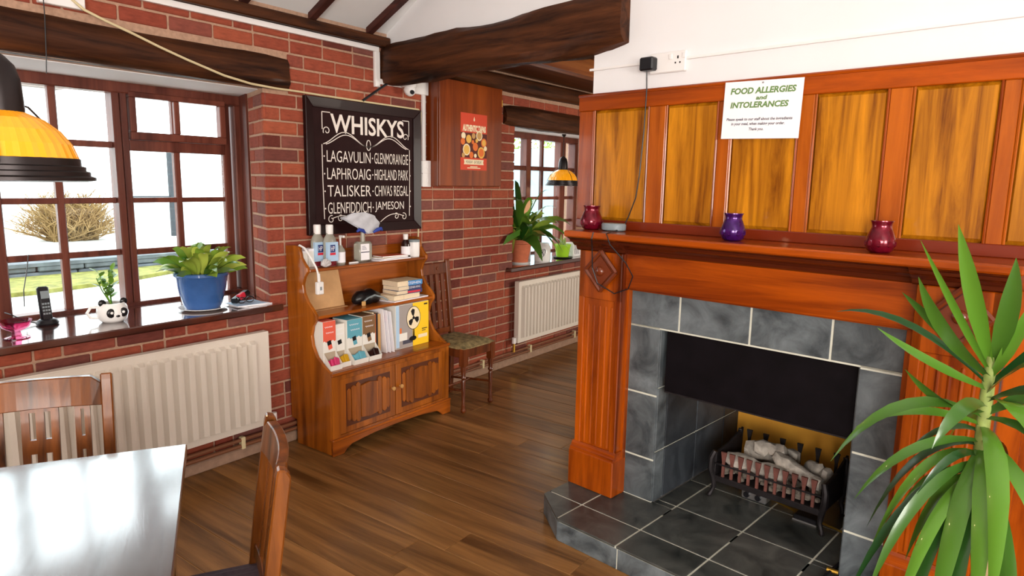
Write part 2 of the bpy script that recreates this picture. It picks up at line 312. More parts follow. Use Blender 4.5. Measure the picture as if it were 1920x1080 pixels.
# ------------------------------------------------------------------ the room: floor of planks
YB, YE, XE = -2.8, 7.2, 6.4
fl = MB().box(-.6, XE+.1, YB-.1, YE+.1, -.1, -.003); floor = solid('floor', fl, M['gap'], 'brown oak plank floor running under the whole room', 'floor', kind='structure')
PITCH_Y = .178; y = 1.61-25*PITCH_Y; rnd = random.Random(3); row = 0
while y < YE:
    x = -.02-rnd.uniform(0, 1.6); 
    while x < XE:
        ln = rnd.uniform(1.5, 2.6); x0, x1 = max(x, 0.0), min(x+ln, XE)
        if x1-x0 > .05 and y+PITCH_Y > YB:
            b = MB().box(x0+.001, x1-.001, y+.0018, y+PITCH_Y-.0018, -.02, 0)
            c = Vector(((x0+x1)/2, y+PITCH_Y/2, 0)); me = b.mesh('plank', M['plank'], c, bevel=.0015)
            o = bpy.data.objects.new('plank', me); o.location = c; link(o, floor)
        x += ln
    y += PITCH_Y; row += 1

# ------------------------------------------------------------------ window wall: mortar core, bricks
core = MB()
core.prism([(-.006, YB), (-.65, YB), (-.65, YE), (-.006, YE)], 'z', -.1, .815)
core.prism([(-.006, YB), (-.65, YB), (-.65, .40), (-.54, .40), (-.006, .45)], 'z', .815, 2.05)
core.prism([(-.006, 2.203), (-.33, 2.316), (-.54, 2.39), (-.65, 2.39), (-.65, 4.8), (-.54, 4.8), (-.006, 4.516)], 'z', .815, 2.05)
core.prism([(-.006, 6.5), (-.54, 6.35), (-.65, 6.35), (-.65, YE), (-.006, YE)], 'z', .815, 2.05)
core.prism([(-.006, YB), (-.65, YB), (-.65, YE), (-.006, YE)], 'z', 2.05, 2.62)
wall_left = solid('wall_left', core, M['mortar'], 'red brick window wall with pale mortar joints', 'wall', kind='structure')
variants = []
for k in range(3):
    b = MB().box(-.02, 0, -.1075, .1075, -.032, .032); r_ = random.Random(k)
    for i, p in enumerate(b.v): b.v[i] = p+Vector((r_.uniform(-.0015, .0015) if p.x == 0 else 0, r_.uniform(-.0015, .0015), r_.uniform(-.0015, .0015)))
    variants.append(b.mesh('brick', M['brick'], bevel=.004))
def cuts(z0, z1):
    ex = []
    for y0, y1, a, b in ((.45, 2.197, .815, 2.05), (-9, 2.365, 2.045, 2.228), (4.52, 6.5, .815, 2.02), (4.36, 6.7, 2.012, 2.185), (3.1, 9, 2.275, 9), (-9, 9, 2.392, 9)):
        if min(z1, b)-max(z0, a) > .02: ex.append((y0, y1))
    iv = [(YB, YE)]
    for a, b in ex:
        nv = []
        for p, q in iv:
            if b <= p or a >= q: nv.append((p, q)); continue
            if a > p: nv.append((p, a))
            if b < q: nv.append((b, q))
        iv = nv
    return iv
bricks = []; rb = random.Random(11)
for i in range(32):
    z0 = i*.075+.006; z1 = z0+.064
    for a, b in cuts(z0, z1):
        y = a - (rb.choice((.0, .1125)) if a == YB else 0) + (0 if i % 2 else -.1125*(a == YB))
        first = True
        while y < b:
            ln = .215 if rb.random() > .12 else .1025
            if first and a > YB and i % 2: ln = .1025
            first = False
            p, q = max(y, a), min(y+ln, b)
            if q-p > .03: bricks.append(((p+q)/2, (z0+z1)/2, q-p))
            y += ln+.0105
hid = ((2.47, 3.37, 1.25, 2.02), (.6, 2.1, .2, .70), (2.36, 3.2, 0, 1.12), (3.55, 4.3, 1.55, 2.24), (4.6, 5.6, .22, .72))
def seen(y, z):
    P = Vector((0, y, z))-Vector((CAMX, 0, CAMZ)); d = P.dot(fw)
    if d < .3: return 0
    px, py = 960+FPX*P.dot(rt2)/d, 540-FPX*P.dot(up2)/d
    if not (-25 < px < 1095 and -20 < py < 1000): return 0
    if any(a < y < b and c < z < e for a, b, c, e in hid): return 0
    return 1/d
order = sorted(range(len(bricks)), key=lambda k: -seen(bricks[k][0], bricks[k][1])); single = set(order[:276])
bj = MB(); rn = []
for k, (y, z, ln) in enumerate(bricks):
    if k in single:
        o = bpy.data.objects.new('brick', variants[k % 3]); o.location = (rb.uniform(-.0015, .0015), y, z); o.scale.y = ln/.215; link(o, wall_left)
    else: bj.box(-.02, rb.uniform(-.001, .001), y-ln/2, y+ln/2, z-.032, z+.032); rn += [rb.random()]*8
me = bj.mesh('brickwork', M['brick_joined']); at = me.attributes.new('rnd', 'FLOAT', 'POINT'); at.data.foreach_set('value', rn[:len(me.vertices)])
o = link(bpy.data.objects.new('brickwork', me), wall_left); o['kind'] = 'stuff'
# bricks of the window's right-hand reveal (the reveal opens outwards)
for i in range(11, 27):
    z = i*.075+.038; s0 = 0
    for ln in ((.1025, .215) if i % 2 else (.215, .1025)):
        t0, t1 = s0, min(s0+ln, .335); s0 += ln+.0105
        if t1-t0 < .03: continue
        o = bpy.data.objects.new('brick', variants[i % 3]); o.scale.y = (t1-t0)/.215
        d = Vector((-.54, .188, 0)).normalized(); nrm = Vector((-.188, -.54, 0)).normalized()
        c = Vector((0, 2.197, z))+d*((t0+t1)/2+.006); o.location = c
        o.rotation_euler.z = math.atan2(nrm.y, nrm.x); link(o, wall_left)
pl = MB().box(0, .022, YB, YE, 0, .062); solid('baseboard_left', pl, M['plinth'], 'low rendered plinth along the foot of the brick wall', 'plinth', kind='structure', bevel=.006)

# ------------------------------------------------------------------ fireplace wall, other walls, ceilings
fwall = MB()
fwall.box(-2.03, 3.2, 2.67, 3.5, 1.30, 4.4); fwall.box(-.31, 3.2, 2.67, 3.5, -.1, 1.30)
fwall.box(-3.80, -2.03, 2.67, 2.8, 2.26, 4.4)
fwall.box(-1.91, -1.545, 2.585, 3.5, 0, 1.30); fwall.box(-.685, -.31, 2.585, 3.5, 0, 1.30); fwall.box(-1.545, -.685, 2.60, 3.5, .95, 1.30); fwall.box(-1.545, -.685, 3.44, 3.5, 0, .95)
wr = solid('wall_right', fwall, M['plaster'], 'white plastered chimney wall above the wooden panelling', 'wall', frame='F', kind='structure')
wb = MB()
for a, b, c, e in ((-.1, 3.65, 0, 4.4), (5.85, XE, 0, 4.4), (3.65, 5.85, 0, .85), (3.65, 5.85, 2.25, 4.4)): wb.box(a, b, YB-.15, YB, c, e)
solid('wall_front', wb, M['plaster'], 'white wall behind the photographer with a window opening', 'wall', kind='structure')
ws = MB()
for a, b, c, e in ((YB, -1.5, 0, 4.4), (.3, 3.2, 0, 4.4), (-1.5, .3, 0, .9), (-1.5, .3, 2.25, 4.4)): ws.box(XE, XE+.15, a, b, c, e)
solid('wall_side', ws, M['plaster'], 'white wall to the right of the photographer with a window opening', 'wall', kind='structure')
rr = MB(); rr.box(-.1, 4.15, YE, YE+.15, 0, 2.6); rr.box(4.0, 4.15, 3.3, 4.75, 0, 2.6); rr.box(4.0, 4.15, 6.05, YE, 0, 2.6); rr.box(4.0, 4.15, 4.75, 6.05, 0, .9); rr.box(4.0, 4.15, 4.75, 6.05, 2.1, 2.6)
solid('wall_back', rr, M['plaster'], 'white end walls of the rear room beyond the fireplace', 'wall', kind='structure')
cb = MB().prism([(-.5, 2.24), (3.2, 4.09), (6.9, 2.24), (6.9, 2.36), (3.2, 4.21), (-.5, 2.36)], 'y', YB-.1, 3.6)
ceil = solid('ceiling', cb, M['ceil'], 'white sloping plaster ceiling between dark rafters', 'ceiling', kind='structure')
y = 2.965
while y > YB:
    for sgn in (1, -1):
        if sgn < 0 and y < 0: continue
        bm_ = MB()
        for x0, x1 in ((.0, 3.15),):
            z0 = 2.455
            bm_.add([(xx if sgn > 0 else 6.4-xx, yy, z0+.5*xx+dz) for xx in (x0, x1) for yy in (y-.028, y+.028) for dz in (0, .07)], [(0, 1, 3, 2), (4, 6, 7, 5), (0, 4, 5, 1), (2, 3, 7, 6), (0, 2, 6, 4), (1, 5, 7, 3)])
        c = Vector((.02 if sgn > 0 else 6.38, y, 2.46)); o = bpy.data.objects.new('rafter', bm_.mesh('rafter', M['rafter'], c, bevel=.006)); o.location = c; link(o, ceil)
    y -= .43
rc = MB().box(-.1, 4.1, 3.05, YE+.1, 2.42, 2.5); rc.xf(lambda p: (p.x, p.y if p.y > 4 else 3.19-.128*p.x, p.z))
rear = solid('ceiling', rc, wood('rear_ceiling_boards', (70, 34, 16), (120, 66, 30), 'y', .5, .1, 8), 'dark boarded ceiling of the rear room', 'ceiling', kind='structure')
for x in (.83, 1.45, 2.1, 2.75, 3.4):
    jb = MB().box(x-.05, x+.05, 3.3, YE, 2.30, 2.42); c = Vector((x, 5, 2.36)); o = bpy.data.objects.new('joist', jb.mesh('joist', wood('joist_wood', (120, 60, 20), (176, 108, 48), 'y', .5, .1, 10) if x == .83 else M['beam_y'], c, bevel=.008)); o.location = c; link(o, rear)
# window frames added round the fill lights, all out of view
for nm, ax, fix, a0, a1, z0, z1, lb in (('added_window_3', 'y', YB-.1, 3.65, 5.85, .85, 2.25, 'added unseen window behind the photographer'), ('added_window_4', 'x', XE+.1, -1.5, .3, .9, 2.25, 'added unseen window beside the photographer'), ('added_window_5', 'x', 4.1, 4.75, 6.05, .9, 2.1, 'added unseen window of the rear room')):
    wf_ = MB(); put = (lambda p, q, c, e: wf_.box(p, q, fix-.03, fix+.03, c, e)) if ax == 'y' else (lambda p, q, c, e: wf_.box(fix-.03, fix+.03, p, q, c, e))
    put(a0, a1, z0, z0+.06); put(a0, a1, z1-.06, z1); k = 3
    for i in range(k+1): c_ = a0+.03+(a1-a0-.06)*i/k; put(c_-.03, c_+.03, z0+.06, z1-.06)
    solid(nm, wf_, M['frame'], lb, 'window', kind='structure')
# timbers of the walls
o = solid('tie_beam', rough_beam((-3.72, 2.675, 2.288), (-1.835, 2.675, 2.300), .17, .235, 5, 20, .009, (.97, 1.05)), M['beam'], 'massive rough dark tie beam ending at the white chimney wall', 'beam', frame='F', origin=(-2.7, 2.675, 2.29), smooth=True)
solid('window_lintel', rough_beam((-.04, YB, 2.137), (-.04, 2.362, 2.137), .15, .176, 8, 40, .005), M['beam_y'], 'rough dark timber lintel over the large left window', 'lintel', origin=(0, 2, 2.14), smooth=True)
solid('window_lintel', rough_beam((-.04, 4.365, 2.098), (-.04, 6.65, 2.098), .15, .165, 9, 26, .005), M['beam_y'], 'rough dark timber lintel over the far window beyond the cupboard', 'lintel', origin=(0, 5, 2.1), smooth=True)
solid('wall_plate', MB().box(-.02, .055, YB, 3.1, 2.392, 2.452), M['beam_y'], 'dark wall plate timber under the rafter feet above the brick wall', 'beam', origin=(0, 1, 2.42), bevel=.006)
solid('wall_plate', rough_beam((.015, 3.25, 2.335), (.015, YE, 2.335), .12, .115, 4, 20, .004), M['beam_y'], 'dark plate timber over the brickwork of the rear room', 'beam', origin=(0, 5, 2.33), smooth=True)

# ------------------------------------------------------------------ windows
XW = -.54
def window(name, label, bars, rows_by_light, y0, y1, zb, zt, sill_y, transoms=()):
    """bars: (y0,y1,thick) uprights; rows_by_light: for each light the glazing bar heights"""
    t = Thing(name, label, 'window', (XW, y0, zb), kind='structure')
    fr = MB(); d0, d1 = XW-.05, XW+.045
    fr.box(d0, d1, y0, y1, zt-.06, zt); fr.box(d0, d1, y0, y1, zb, zb+.055); fr.box(d0, d1, y0, y0+.055, zb+.055, zt-.06); fr.box(d0, d1, y1-.06, y1, zb+.055, zt-.06)
    t.part('window_frame', fr, M['frame'], bevel=.006)
    for a, b, thick in bars: t.part('mullion', MB().box(XW-(.045 if thick else .02), XW+(.04 if thick else .018), a, b, zb+.05, zt-.055), M['frame'], bevel=.006)
    for a, b, zs, sash in rows_by_light:
        for z, h in zs: t.part('glazing_bar', MB().box(XW-(.04 if h > .035 else .018), XW+(.036 if h > .035 else .016), a, b, z-h/2, z+h/2), M['frame'], bevel=.004)
        lev = [zb+.05]+[z for z, h in zs]+[zt-.055]
        mids = sorted([a]+[m_ for m_ in sash]+[b])
        for p, q in zip(mids, mids[1:]):
            for c, e in zip(lev, lev[1:]): t.part('pane', MB().box(XW-.003, XW+.001, p, q, c, e), M['glass'])
    return t
zc = lambda z: 1.56+(z-1.56)*1.0994
rowsL = [(zc(1.706), .032), (zc(1.44), .030), (zc(1.186), .032)]
rowsR = [(zc(1.708), .058), (zc(1.439), .028), (zc(1.181), .032)]
w1 = window('window_1', 'large left cottage window with many small panes and wooden bars', [(1.062, 1.118, 1), (.80, .836, 0), (1.356, 1.392, 0), (1.640, 1.678, 1), (1.682, 1.716, 1), (1.962, 1.998, 0), (2.262, 2.312, 0)],
            [(.575, 1.062, rowsL, (.818,)), (1.118, 1.64, rowsL, (1.374,)), (1.716, 2.262, rowsR, (1.98,))], .52, 2.385, .815, 2.05, None)
# opening sash at the top right, proud of the frame
sf = MB(); s0, s1, sb, st = 1.722, 2.268, zc(1.735), zc(1.965)
sf.box(XW+.005, XW+.052, s0, s1, st-.03, st); sf.box(XW+.005, XW+.052, s0, s1, sb, sb+.042); sf.box(XW+.005, XW+.052, s0, s0+.034, sb+.042, st-.03); sf.box(XW+.005, XW+.052, s1-.036, s1, sb+.042, st-.03); sf.box(XW+.02, XW+.045, 1.964, 1.996, sb+.042, st-.03)
w1.part('opening_sash', sf, M['frame'], bevel=.004)
w1.part('jamb_lining', MB().prism([(-.335, 2.306), (-.54, 2.378), (-.54, 2.392), (-.335, 2.322)], 'z', .85, 2.05), M['frame'])
w1.part('soffit', MB().box(-.6, -.10, .38, 2.40, 2.046, 2.06), M['plaster'])
w1.part('window_sill', MB().prism([(-.50, .42), (.062, .30), (.062, 2.243), (0.0, 2.243), (0.0, 2.192), (-.50, 2.37)], 'z', .815, .852), M['sill'], bevel=.006)
w1.part('blind_cord', MB().tube([(XW+.05, 1.20, 1.17), (XW+.055, 1.185, 1.09), (XW+.055, 1.165, 1.0), (XW+.06, 1.16, .92)], .0025, 5), M['black'])
rowsF = [(zc(1.687), .042), (zc(1.419), .032), (zc(1.197), .030)]
w2 = window('window_2', 'far cottage window with small panes beyond the cupboard', [(5.405, 5.485, 1), (5.11, 5.14, 0), (5.70, 5.738, 0), (6.02, 6.118, 1)],
            [(4.88, 5.405, rowsF, (5.125,)), (5.485, 6.02, rowsF, (5.72,)), (6.118, 6.30, rowsF, ())], 4.82, 6.36, .815, 2.04, None)
w2.part('soffit', MB().box(-.6, -.10, 4.4, 6.5, 2.036, 2.05), M['plaster'])
w2.part('window_sill', MB().box(-.50, .055, 4.43, 6.5, .815, .852), M['sill'], bevel=.006)
# ------------------------------------------------------------------ hearth of slate tiles
def clip(poly, p0, p1):
    """keep the part of poly to the left of the line p0 -> p1"""
    out = []; n = len(poly); sd = lambda q: (p1[0]-p0[0])*(q[1]-p0[1])-(p1[1]-p0[1])*(q[0]-p0[0])
    for i in range(n):
        a, b = poly[i], poly[(i+1) % n]; da, db = sd(a), sd(b)
        if da >= 0: out.append(a)
        if da*db < 0: t = da/(da-db); out.append((a[0]+(b[0]-a[0])*t, a[1]+(b[1]-a[1])*t))
    return out
HP = [(-1.734, 2.13), (-.50, 2.13), (-.30, 2.274), (-.30, 2.575), (-1.938, 2.575), (-1.938, 2.274)]
hearth = Thing('hearth', 'raised hearth of dark slate floor tiles before the fireplace', 'hearth', (-1.12, 2.4, 0), 'F')
inset = lambda P, k: [((x+1.12)*(1-k)-1.12, (y-2.4)*(1-k)+2.4) for x, y in P]
hb = MB().prism(inset(HP, .012), 'z', 0, .0975); hb.box(-1.52, -.705, 2.5, 3.44, 0, .0975); hearth.part('mortar_bed', hb, M['grout'])
us = [-2.06, -1.742, -1.427, -1.11, -.815, -.50, -.18]; vs_ = [2.0, 2.315, 2.615, 2.915, 3.215, 3.43]
def tile(t, poly, z0, z1, mat, g=.003, name='tile'):
    if len(poly) < 3: return
    ar = abs(sum(poly[i][0]*poly[(i+1) % len(poly)][1]-poly[(i+1) % len(poly)][0]*poly[i][1] for i in range(len(poly))))/2
    if ar < .0006: return
    t.part(name, MB().prism(poly, 'z', z0, z1), mat, bevel=.0015)
for i in range(6):
    for j in range(5):
        a, b, c, e = us[i]+.004, us[i+1]-.004, vs_[j]+.004, vs_[j+1]-.004; cell = [(a, c), (b, c), (b, e), (a, e)]
        inside = i in (2, 3)
        if j < 2 and not (inside and j == 1):
            q = cell
            for k in range(6): q = clip(q, HP[k], HP[(k+1) % 6])
            tile(hearth, q, .09, .1+random.uniform(-.0006, .0006), M['slate_floor'])
        if inside and j == 1: tile(hearth, cell, .09, .1, M['slate_floor'])
        lo = 2.575 if j == 1 else None
        if (j >= 2 or (j == 1 and not inside)) and 1 <= i <= 4:
            q = [(max(a, -1.52), c if j > 1 else 2.578), (min(b, -.706), c if j > 1 else 2.578), (min(b, -.706), e), (max(a, -1.52), e)]
            if q[1][0]-q[0][0] > .02: tile(hearth, q, .09, .1, M['slate_floor'])
def riser(p, q):
    p, q = Vector((*p, 0)), Vector((*q, 0)); d = (q-p); L_ = d.length; d.normalize(); n = Vector((d.y, -d.x, 0))
    hearth.part('riser_tile', MB().add([(p+d*.003+n*k+Vector((0, 0, z))) if e == 0 else (q-d*.003+n*k+Vector((0, 0, z))) for e in (0, 1) for k in (0, -.012) for z in (.001, .088)], [(0, 1, 3, 2), (4, 6, 7, 5), (0, 4, 5, 1), (2, 3, 7, 6), (0, 2, 6, 4), (1, 5, 7, 3)]), M['slate'], bevel=.0012)
fr_ = [(-1.734, 2.13), (-1.417, 2.13), (-1.10, 2.13), (-.80, 2.13), (-.50, 2.13)]
for p, q in zip(fr_, fr_[1:]): riser(p, q)
riser((-1.938, 2.274), (-1.734, 2.13)); riser((-.5, 2.13), (-.3, 2.274)); riser((-1.938, 2.57), (-1.938, 2.274)); riser((-.3, 2.274), (-.3, 2.57))

# ------------------------------------------------------------------ slate surround and firebox
sur = Thing('fireplace_surround', 'grey slate tiled surround with pale joints round the fire opening', 'fireplace', (-1.12, 2.57, .1), 'F')
sb = MB(); sb.box(-1.683, -1.53, 2.561, 2.585, .1, 1.09); sb.box(-.70, -.56, 2.561, 2.585, .1, 1.09); sb.box(-1.683, -.56, 2.561, 2.6, .922, 1.088)
sb.box(-1.545, -1.53, 2.57, 3.44, .1, .95); sb.box(-.70, -.685, 2.57, 3.44, .1, .95)
sur.part('mortar_bed', sb, M['grout'])
def ftile(u0, u1, z0, z1): sur.part('tile', MB().box(u0+.0045, u1-.0045, 2.558, 2.57, z0+.0045, z1-.0045), M['slate'], bevel=.0015)
uu = [-1.685, -1.435, -1.117, -.806, -.557]
for a, b in zip(uu, uu[1:]): ftile(a, b, .925, 1.092)
for a, b in zip([.1, .306, .612], [.306, .612, .925]): ftile(-1.685, -1.524, a, b)
for a, b in zip([.1, .289, .600], [.289, .600, .920]): ftile(-.706, -.557, a, b)
for (v0, v1) in ((2.56, 2.645), (2.645, 2.94), (2.94, 3.24), (3.24, 3.44)):
    for z0, z1 in ((.1, .345), (.345, .65), (.65, .93)):
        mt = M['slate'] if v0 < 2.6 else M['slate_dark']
        sur.part('tile', MB().box(-1.534, -1.522, v0+.004, v1-.004, z0+.004, z1-.004), mt, bevel=.0015)
        sur.part('tile', MB().box(-.706, -.694, v0+.004, v1-.004, z0+.004, z1-.004), mt, bevel=.0015)
hd = MB().box(-1.50, -.706, 2.578, 2.592, .640, .925); hd.prism([(2.592, .64), (3.2, .93), (2.592, .93)], 'x', -1.50, -.706); sur.part('smoke_hood', hd, M['soot'])
sur.part('hood_lip', MB().box(-1.50, -.706, 2.576, 2.585, .637, .643), M['iron'])
sur.part('fireback', MB().box(-1.52, -.706, 3.41, 3.43, .1, .95), M['copper'])

# ------------------------------------------------------------------ fire grate, logs
gr = Thing('fire_grate', 'black iron fire basket standing in the slate fireplace', 'grate', (-1.11, 2.98, .1), 'F')
for i in range(11):
    u = -1.318+i*(.41/10); z0, z1 = .206, .330
    sh = [(-.006, z0), (.006, z0), (.006, z0+.075), (.0135, z1), (-.0135, z1), (-.006, z0+.075)]
    gr.part('bar', MB().prism([(u+a, b) for a, b in sh], 'y', 2.832, 2.842), M['rust'])
    if i % 2 == 0: gr.part('rear_bar', MB().prism([(u+a, b+.04) for a, b in sh], 'y', 3.10, 3.11), M['iron'])
rl = MB().box(-1.36, -.87, 2.826, 2.848, .180, .208); rl.box(-1.36, -.87, 2.828, 2.846, .262, .27); rl.box(-1.36, -.87, 3.095, 3.115, .2, .23)
gr.part('front_rail', rl, M['iron'], bevel=.003)
gr.part('basket_floor', MB().box(-1.35, -.88, 2.84, 3.11, .192, .204), M['iron'])
for u in (-1.362, -.868):
    gr.part('side_panel', MB().prism([(2.83, .19), (3.11, .19), (3.12, .37), (2.98, .33), (2.84, .315)], 'x', u-.006, u+.006), M['iron'], bevel=.002)
    for v in (2.835, 3.10):
        s_ = -1 if u < -1.1 else 1
        gr.part('leg', MB().tube([(u, v, .325+(.04 if v > 3 else 0)), (u+.012*s_, v-.01, .29), (u+.012*s_, v-.012, .24), (u, v, .19), (u-.004*s_, v, .15), (u+.006*s_, v-.004, .12), (u+.012*s_, v-.012, .106), (u+.014*s_, v-.02, .104)], [.012, .014, .015, .014, .011, .010, .012, .005], 8), M['iron'], smooth=True)
ab = MB(); r_ = random.Random(9)
for k in range(90): ab.sphere((r_.uniform(-1.33, -.89), r_.uniform(2.86, 3.08), r_.uniform(.212, .25)), r_.uniform(.012, .026), 6, (1, 1, .8))
o = solid('ember_bed', ab, M['coal'], 'grey ash and coals filling the fire basket', 'ash', frame='F', origin=(-1.11, 2.97, .2), kind='stuff')
def log(label, p, q, r, seed):
    r_ = random.Random(seed); pts = [Vector(p).lerp(Vector(q), i/7) for i in range(8)]
    mb = MB().tube([a+Vector((0, r_.uniform(-.006, .006), r_.uniform(-.006, .006))) for a in pts], [r*r_.uniform(.85, 1.12)*(1 if 0 < i < 7 else .8) for i in range(8)], 9)
    mb.xf(lambda v: v+Vector((r_.uniform(-.004, .004), r_.uniform(-.004, .004), r_.uniform(-.004, .004))))
    solid('log', mb, M['ash'], label, 'log', frame='F', origin=(p[0], p[1], p[2]-r), smooth=True, group='logs in the fire basket')
log('long pale ash-grey log lying along the front of the basket', (-1.325, 2.885, .288), (-1.05, 2.895, .282), .038, 1)
log('pale grey log leaning to the right end of the fire basket', (-1.12, 2.95, .335), (-.90, 2.90, .285), .034, 2)
log('grey log across the back of the fire basket', (-1.30, 3.03, .30), (-1.06, 3.06, .31), .042, 3)
log('short stubby grey log on top of the pile', (-1.23, 2.97, .355), (-1.09, 2.99, .35), .034, 4)
log('thin grey log end at the basket right rear', (-1.02, 3.05, .29), (-.895, 3.00, .30), .033, 5)
gp = Thing('gas_pipe', 'thin brass gas pipe with black hose along the right of the hearth', 'pipe', (-.77, 2.7, .1), 'F')
gp.part('pipe', MB().tube([(-1.16, 2.99, .11), (-.96, 2.93, .11), (-.78, 2.90, .11), (-.72, 2.89, .11)], .005, 6), M['brass'])
gp.part('hose', MB().tube([(-.73, 2.86, .108), (-.722, 2.7, .108), (-.735, 2.5, .108), (-.75, 2.3, .108)], .008, 6), M['black'])
for v in (2.80, 2.56): gp.part('fitting', MB().tube([(-.745, v, .112), (-.705, v+.005, .112)], .009, 8), M['brass'])
gv = Thing('gas_valve', 'small black control valve on the hearth under the basket right end', 'valve', (-.95, 2.93, .1), 'F')
gv.part('body', MB().box(-1.0, -.90, 2.885, 2.945, .1, .125), M['black'], bevel=.004); gv.part('trim', MB().box(-1.002, -.898, 2.882, 2.886, .1, .106), M['steel'])
bn = Thing('gas_burner', 'small steel burner unit under the basket left half', 'burner', (-1.2, 2.95, .1), 'F')
bn.part('body', MB().box(-1.26, -1.14, 2.92, 2.98, .1, .15), M['steel'], bevel=.006)
for u in (-1.23, -1.175): bn.part('knob', MB().tube([(u, 2.922, .125), (u, 2.908, .125)], .014, 10), M['black'])

# ------------------------------------------------------------------ mantelpiece
mt = Thing('mantelpiece', 'glossy red-brown wooden mantelpiece with pilasters round the slate fireplace', 'mantelpiece', (-1.11, 2.52, .1), 'F')
def pil(u0, u1):
    b = MB(); b.box(u0, u1, 2.49, 2.59, .30, 1.252)
    b.box(u0, u0+.032, 2.482, 2.5, .30, 1.252); b.box(u1-.032, u1, 2.482, 2.5, .30, 1.252); b.box(u0, u1, 2.482, 2.5, 1.03, 1.252)
    for i in range(5):
        c = u0+.052+(u1-u0-.104)*i/4; b.tube([(c, 2.495, .32), (c, 2.495, 1.00)], .0095, 6)
    p = mt.part('pilaster', b, M['mantel'], bevel=.003)
    bs = MB().box(u0-.012, u1+.012, 2.455, 2.59, .1, .276); mt.part('plinth', bs, M['mantel'], parent=p, bevel=.004)
    ml = MB().prism([(2.46, .276), (2.462, .288), (2.472, .294), (2.474, .304), (2.482, .314), (2.59, .314), (2.59, .276)], 'x', u0-.008, u1+.008); mt.part('plinth_moulding', ml, M['mantel_x'], parent=p)
    cu = (u0+u1)/2+.012; cz = 1.165; rs = MB()
    for h, d0, d1 in ((.092, 2.483, 2.47), (.072, 2.47, 2.462)):
        rs.prism([(cu, cz-h), (cu+h*.92, cz), (cu, cz+h), (cu-h*.92, cz)], 'y', d1, d0)
    for (a, b_) in (((0, -.092), (.085, 0)), ((.085, 0), (0, .092)), ((0, .092), (-.085, 0)), ((-.085, 0), (0, -.092))):
        rs.tube([(cu+a[0], 2.470, cz+a[1]), (cu+b_[0], 2.470, cz+b_[1])], .010, 6)
    rs.sphere((cu, 2.462, cz), .024, 12, (1, .6, 1)); mt.part('rosette', rs, plain('rosette_wood', (104, 44, 18), .22, coat=.6) if 'rosette_wood' not in bpy.data.materials else bpy.data.materials['rosette_wood'], parent=p, smooth=True, label='carved diamond rosette')
pil(-1.93, -1.692); pil(-.535, -.295)
mt.part('frieze', MB().box(-1.692, -.535, 2.515, 2.59, 1.093, 1.255), M['mantel_x'], bevel=.002)
mt.part('frieze_edge', MB().box(-1.694, -.545, 2.535, 2.566, 1.086, 1.097), M['mantel_x'])
mt.part('reveal_strip', MB().box(-1.694, -1.682, 2.535, 2.59, .1, 1.09), M['mantel']); mt.part('reveal_strip', MB().box(-.56, -.535, 2.535, 2.59, .1, 1.09), M['mantel'])
def shelfmould(u0, u1, off, nm='shelf_moulding'):
    pr = [(2.515, 1.25), (2.505, 1.256), (2.50, 1.27), (2.485, 1.274), (2.472, 1.286), (2.452, 1.294), (2.448, 1.304), (2.425, 1.315), (2.59, 1.315), (2.59, 1.25)]
    mt.part(nm, MB().prism([(a-off if a < 2.58 else a, b) for a, b in pr], 'x', u0, u1), plain('moulding_wood', (74, 24, 8), .25, coat=.5) if 'moulding_wood' not in bpy.data.materials else bpy.data.materials['moulding_wood'])
shelfmould(-1.70, -.53, 0); shelfmould(-1.952, -1.68, .022, 'capital_moulding'); shelfmould(-.55, -.27, .022, 'capital_moulding')
mt.part('mantel_shelf', MB().box(-1.965, -.25, 2.395, 2.67, 1.316, 1.345), M['mantel_x'], bevel=.006)

# ------------------------------------------------------------------ panelling over the mantel
pn = Thing('wall_panelling', 'glossy golden wood panelling above the mantel shelf', 'panelling', (-1.1, 2.66, 1.345), 'F')
pn.part('top_rail', MB().box(-2.09, 1.6, 2.638, 2.67, 1.905, 1.978), M['mantel_x'], bevel=.003)
pn.part('top_bead', MB().tube([(-2.09, 2.64, 1.976), (1.6, 2.64, 1.976)], .008, 6), M['mantel_x'])
pn.part('bottom_rail', MB().box(-2.09, 1.6, 2.642, 2.67, 1.345, 1.388), plain('rail_wood', (112, 36, 10), .3, coat=.5), bevel=.003)
st = [(-2.09, -2.0), (-1.692, -1.606), (-1.357, -1.30), (-1.025, -.97), (-.717, -.645), (-.392, -.345), (-.09, -.03), (.22, .28), (.53, .59), (.84, .90), (1.15, 1.21)]
for i, (a, b) in enumerate(st):
    pn.part('stile', MB().box(a, b, 2.644, 2.67, 1.385, 1.907), M['mantel'] if i == 0 else M['stile'], bevel=.004)
    nx = st[i+1][0] if i+1 < len(st) else 1.5
    u0, u1, z0, z1 = b, nx, 1.388, 1.906; k = .014
    pb = MB().add([(u0+.002, 2.66, z0), (u1-.002, 2.66, z0), (u1-.002, 2.66, z1), (u0+.002, 2.66, z1), (u0+k, 2.648, z0+k), (u1-k, 2.648, z0+k), (u1-k, 2.648, z1-k), (u0+k, 2.648, z1-k)], [(4, 5, 6, 7), (0, 1, 5, 4), (1, 2, 6, 5), (2, 3, 7, 6), (3, 0, 4, 7)])
    p = pn.part('panel', pb, M['panel'])
    pn.part('bead', MB().tube([(u0+.004, 2.647, z0), (u0+.004, 2.647, z1)], .0045, 6), M['stile'], parent=p)
    pn.part('bead', MB().tube([(u1-.004, 2.647, z0), (u1-.004, 2.647, z1)], .0045, 6), M['mantel'], parent=p)

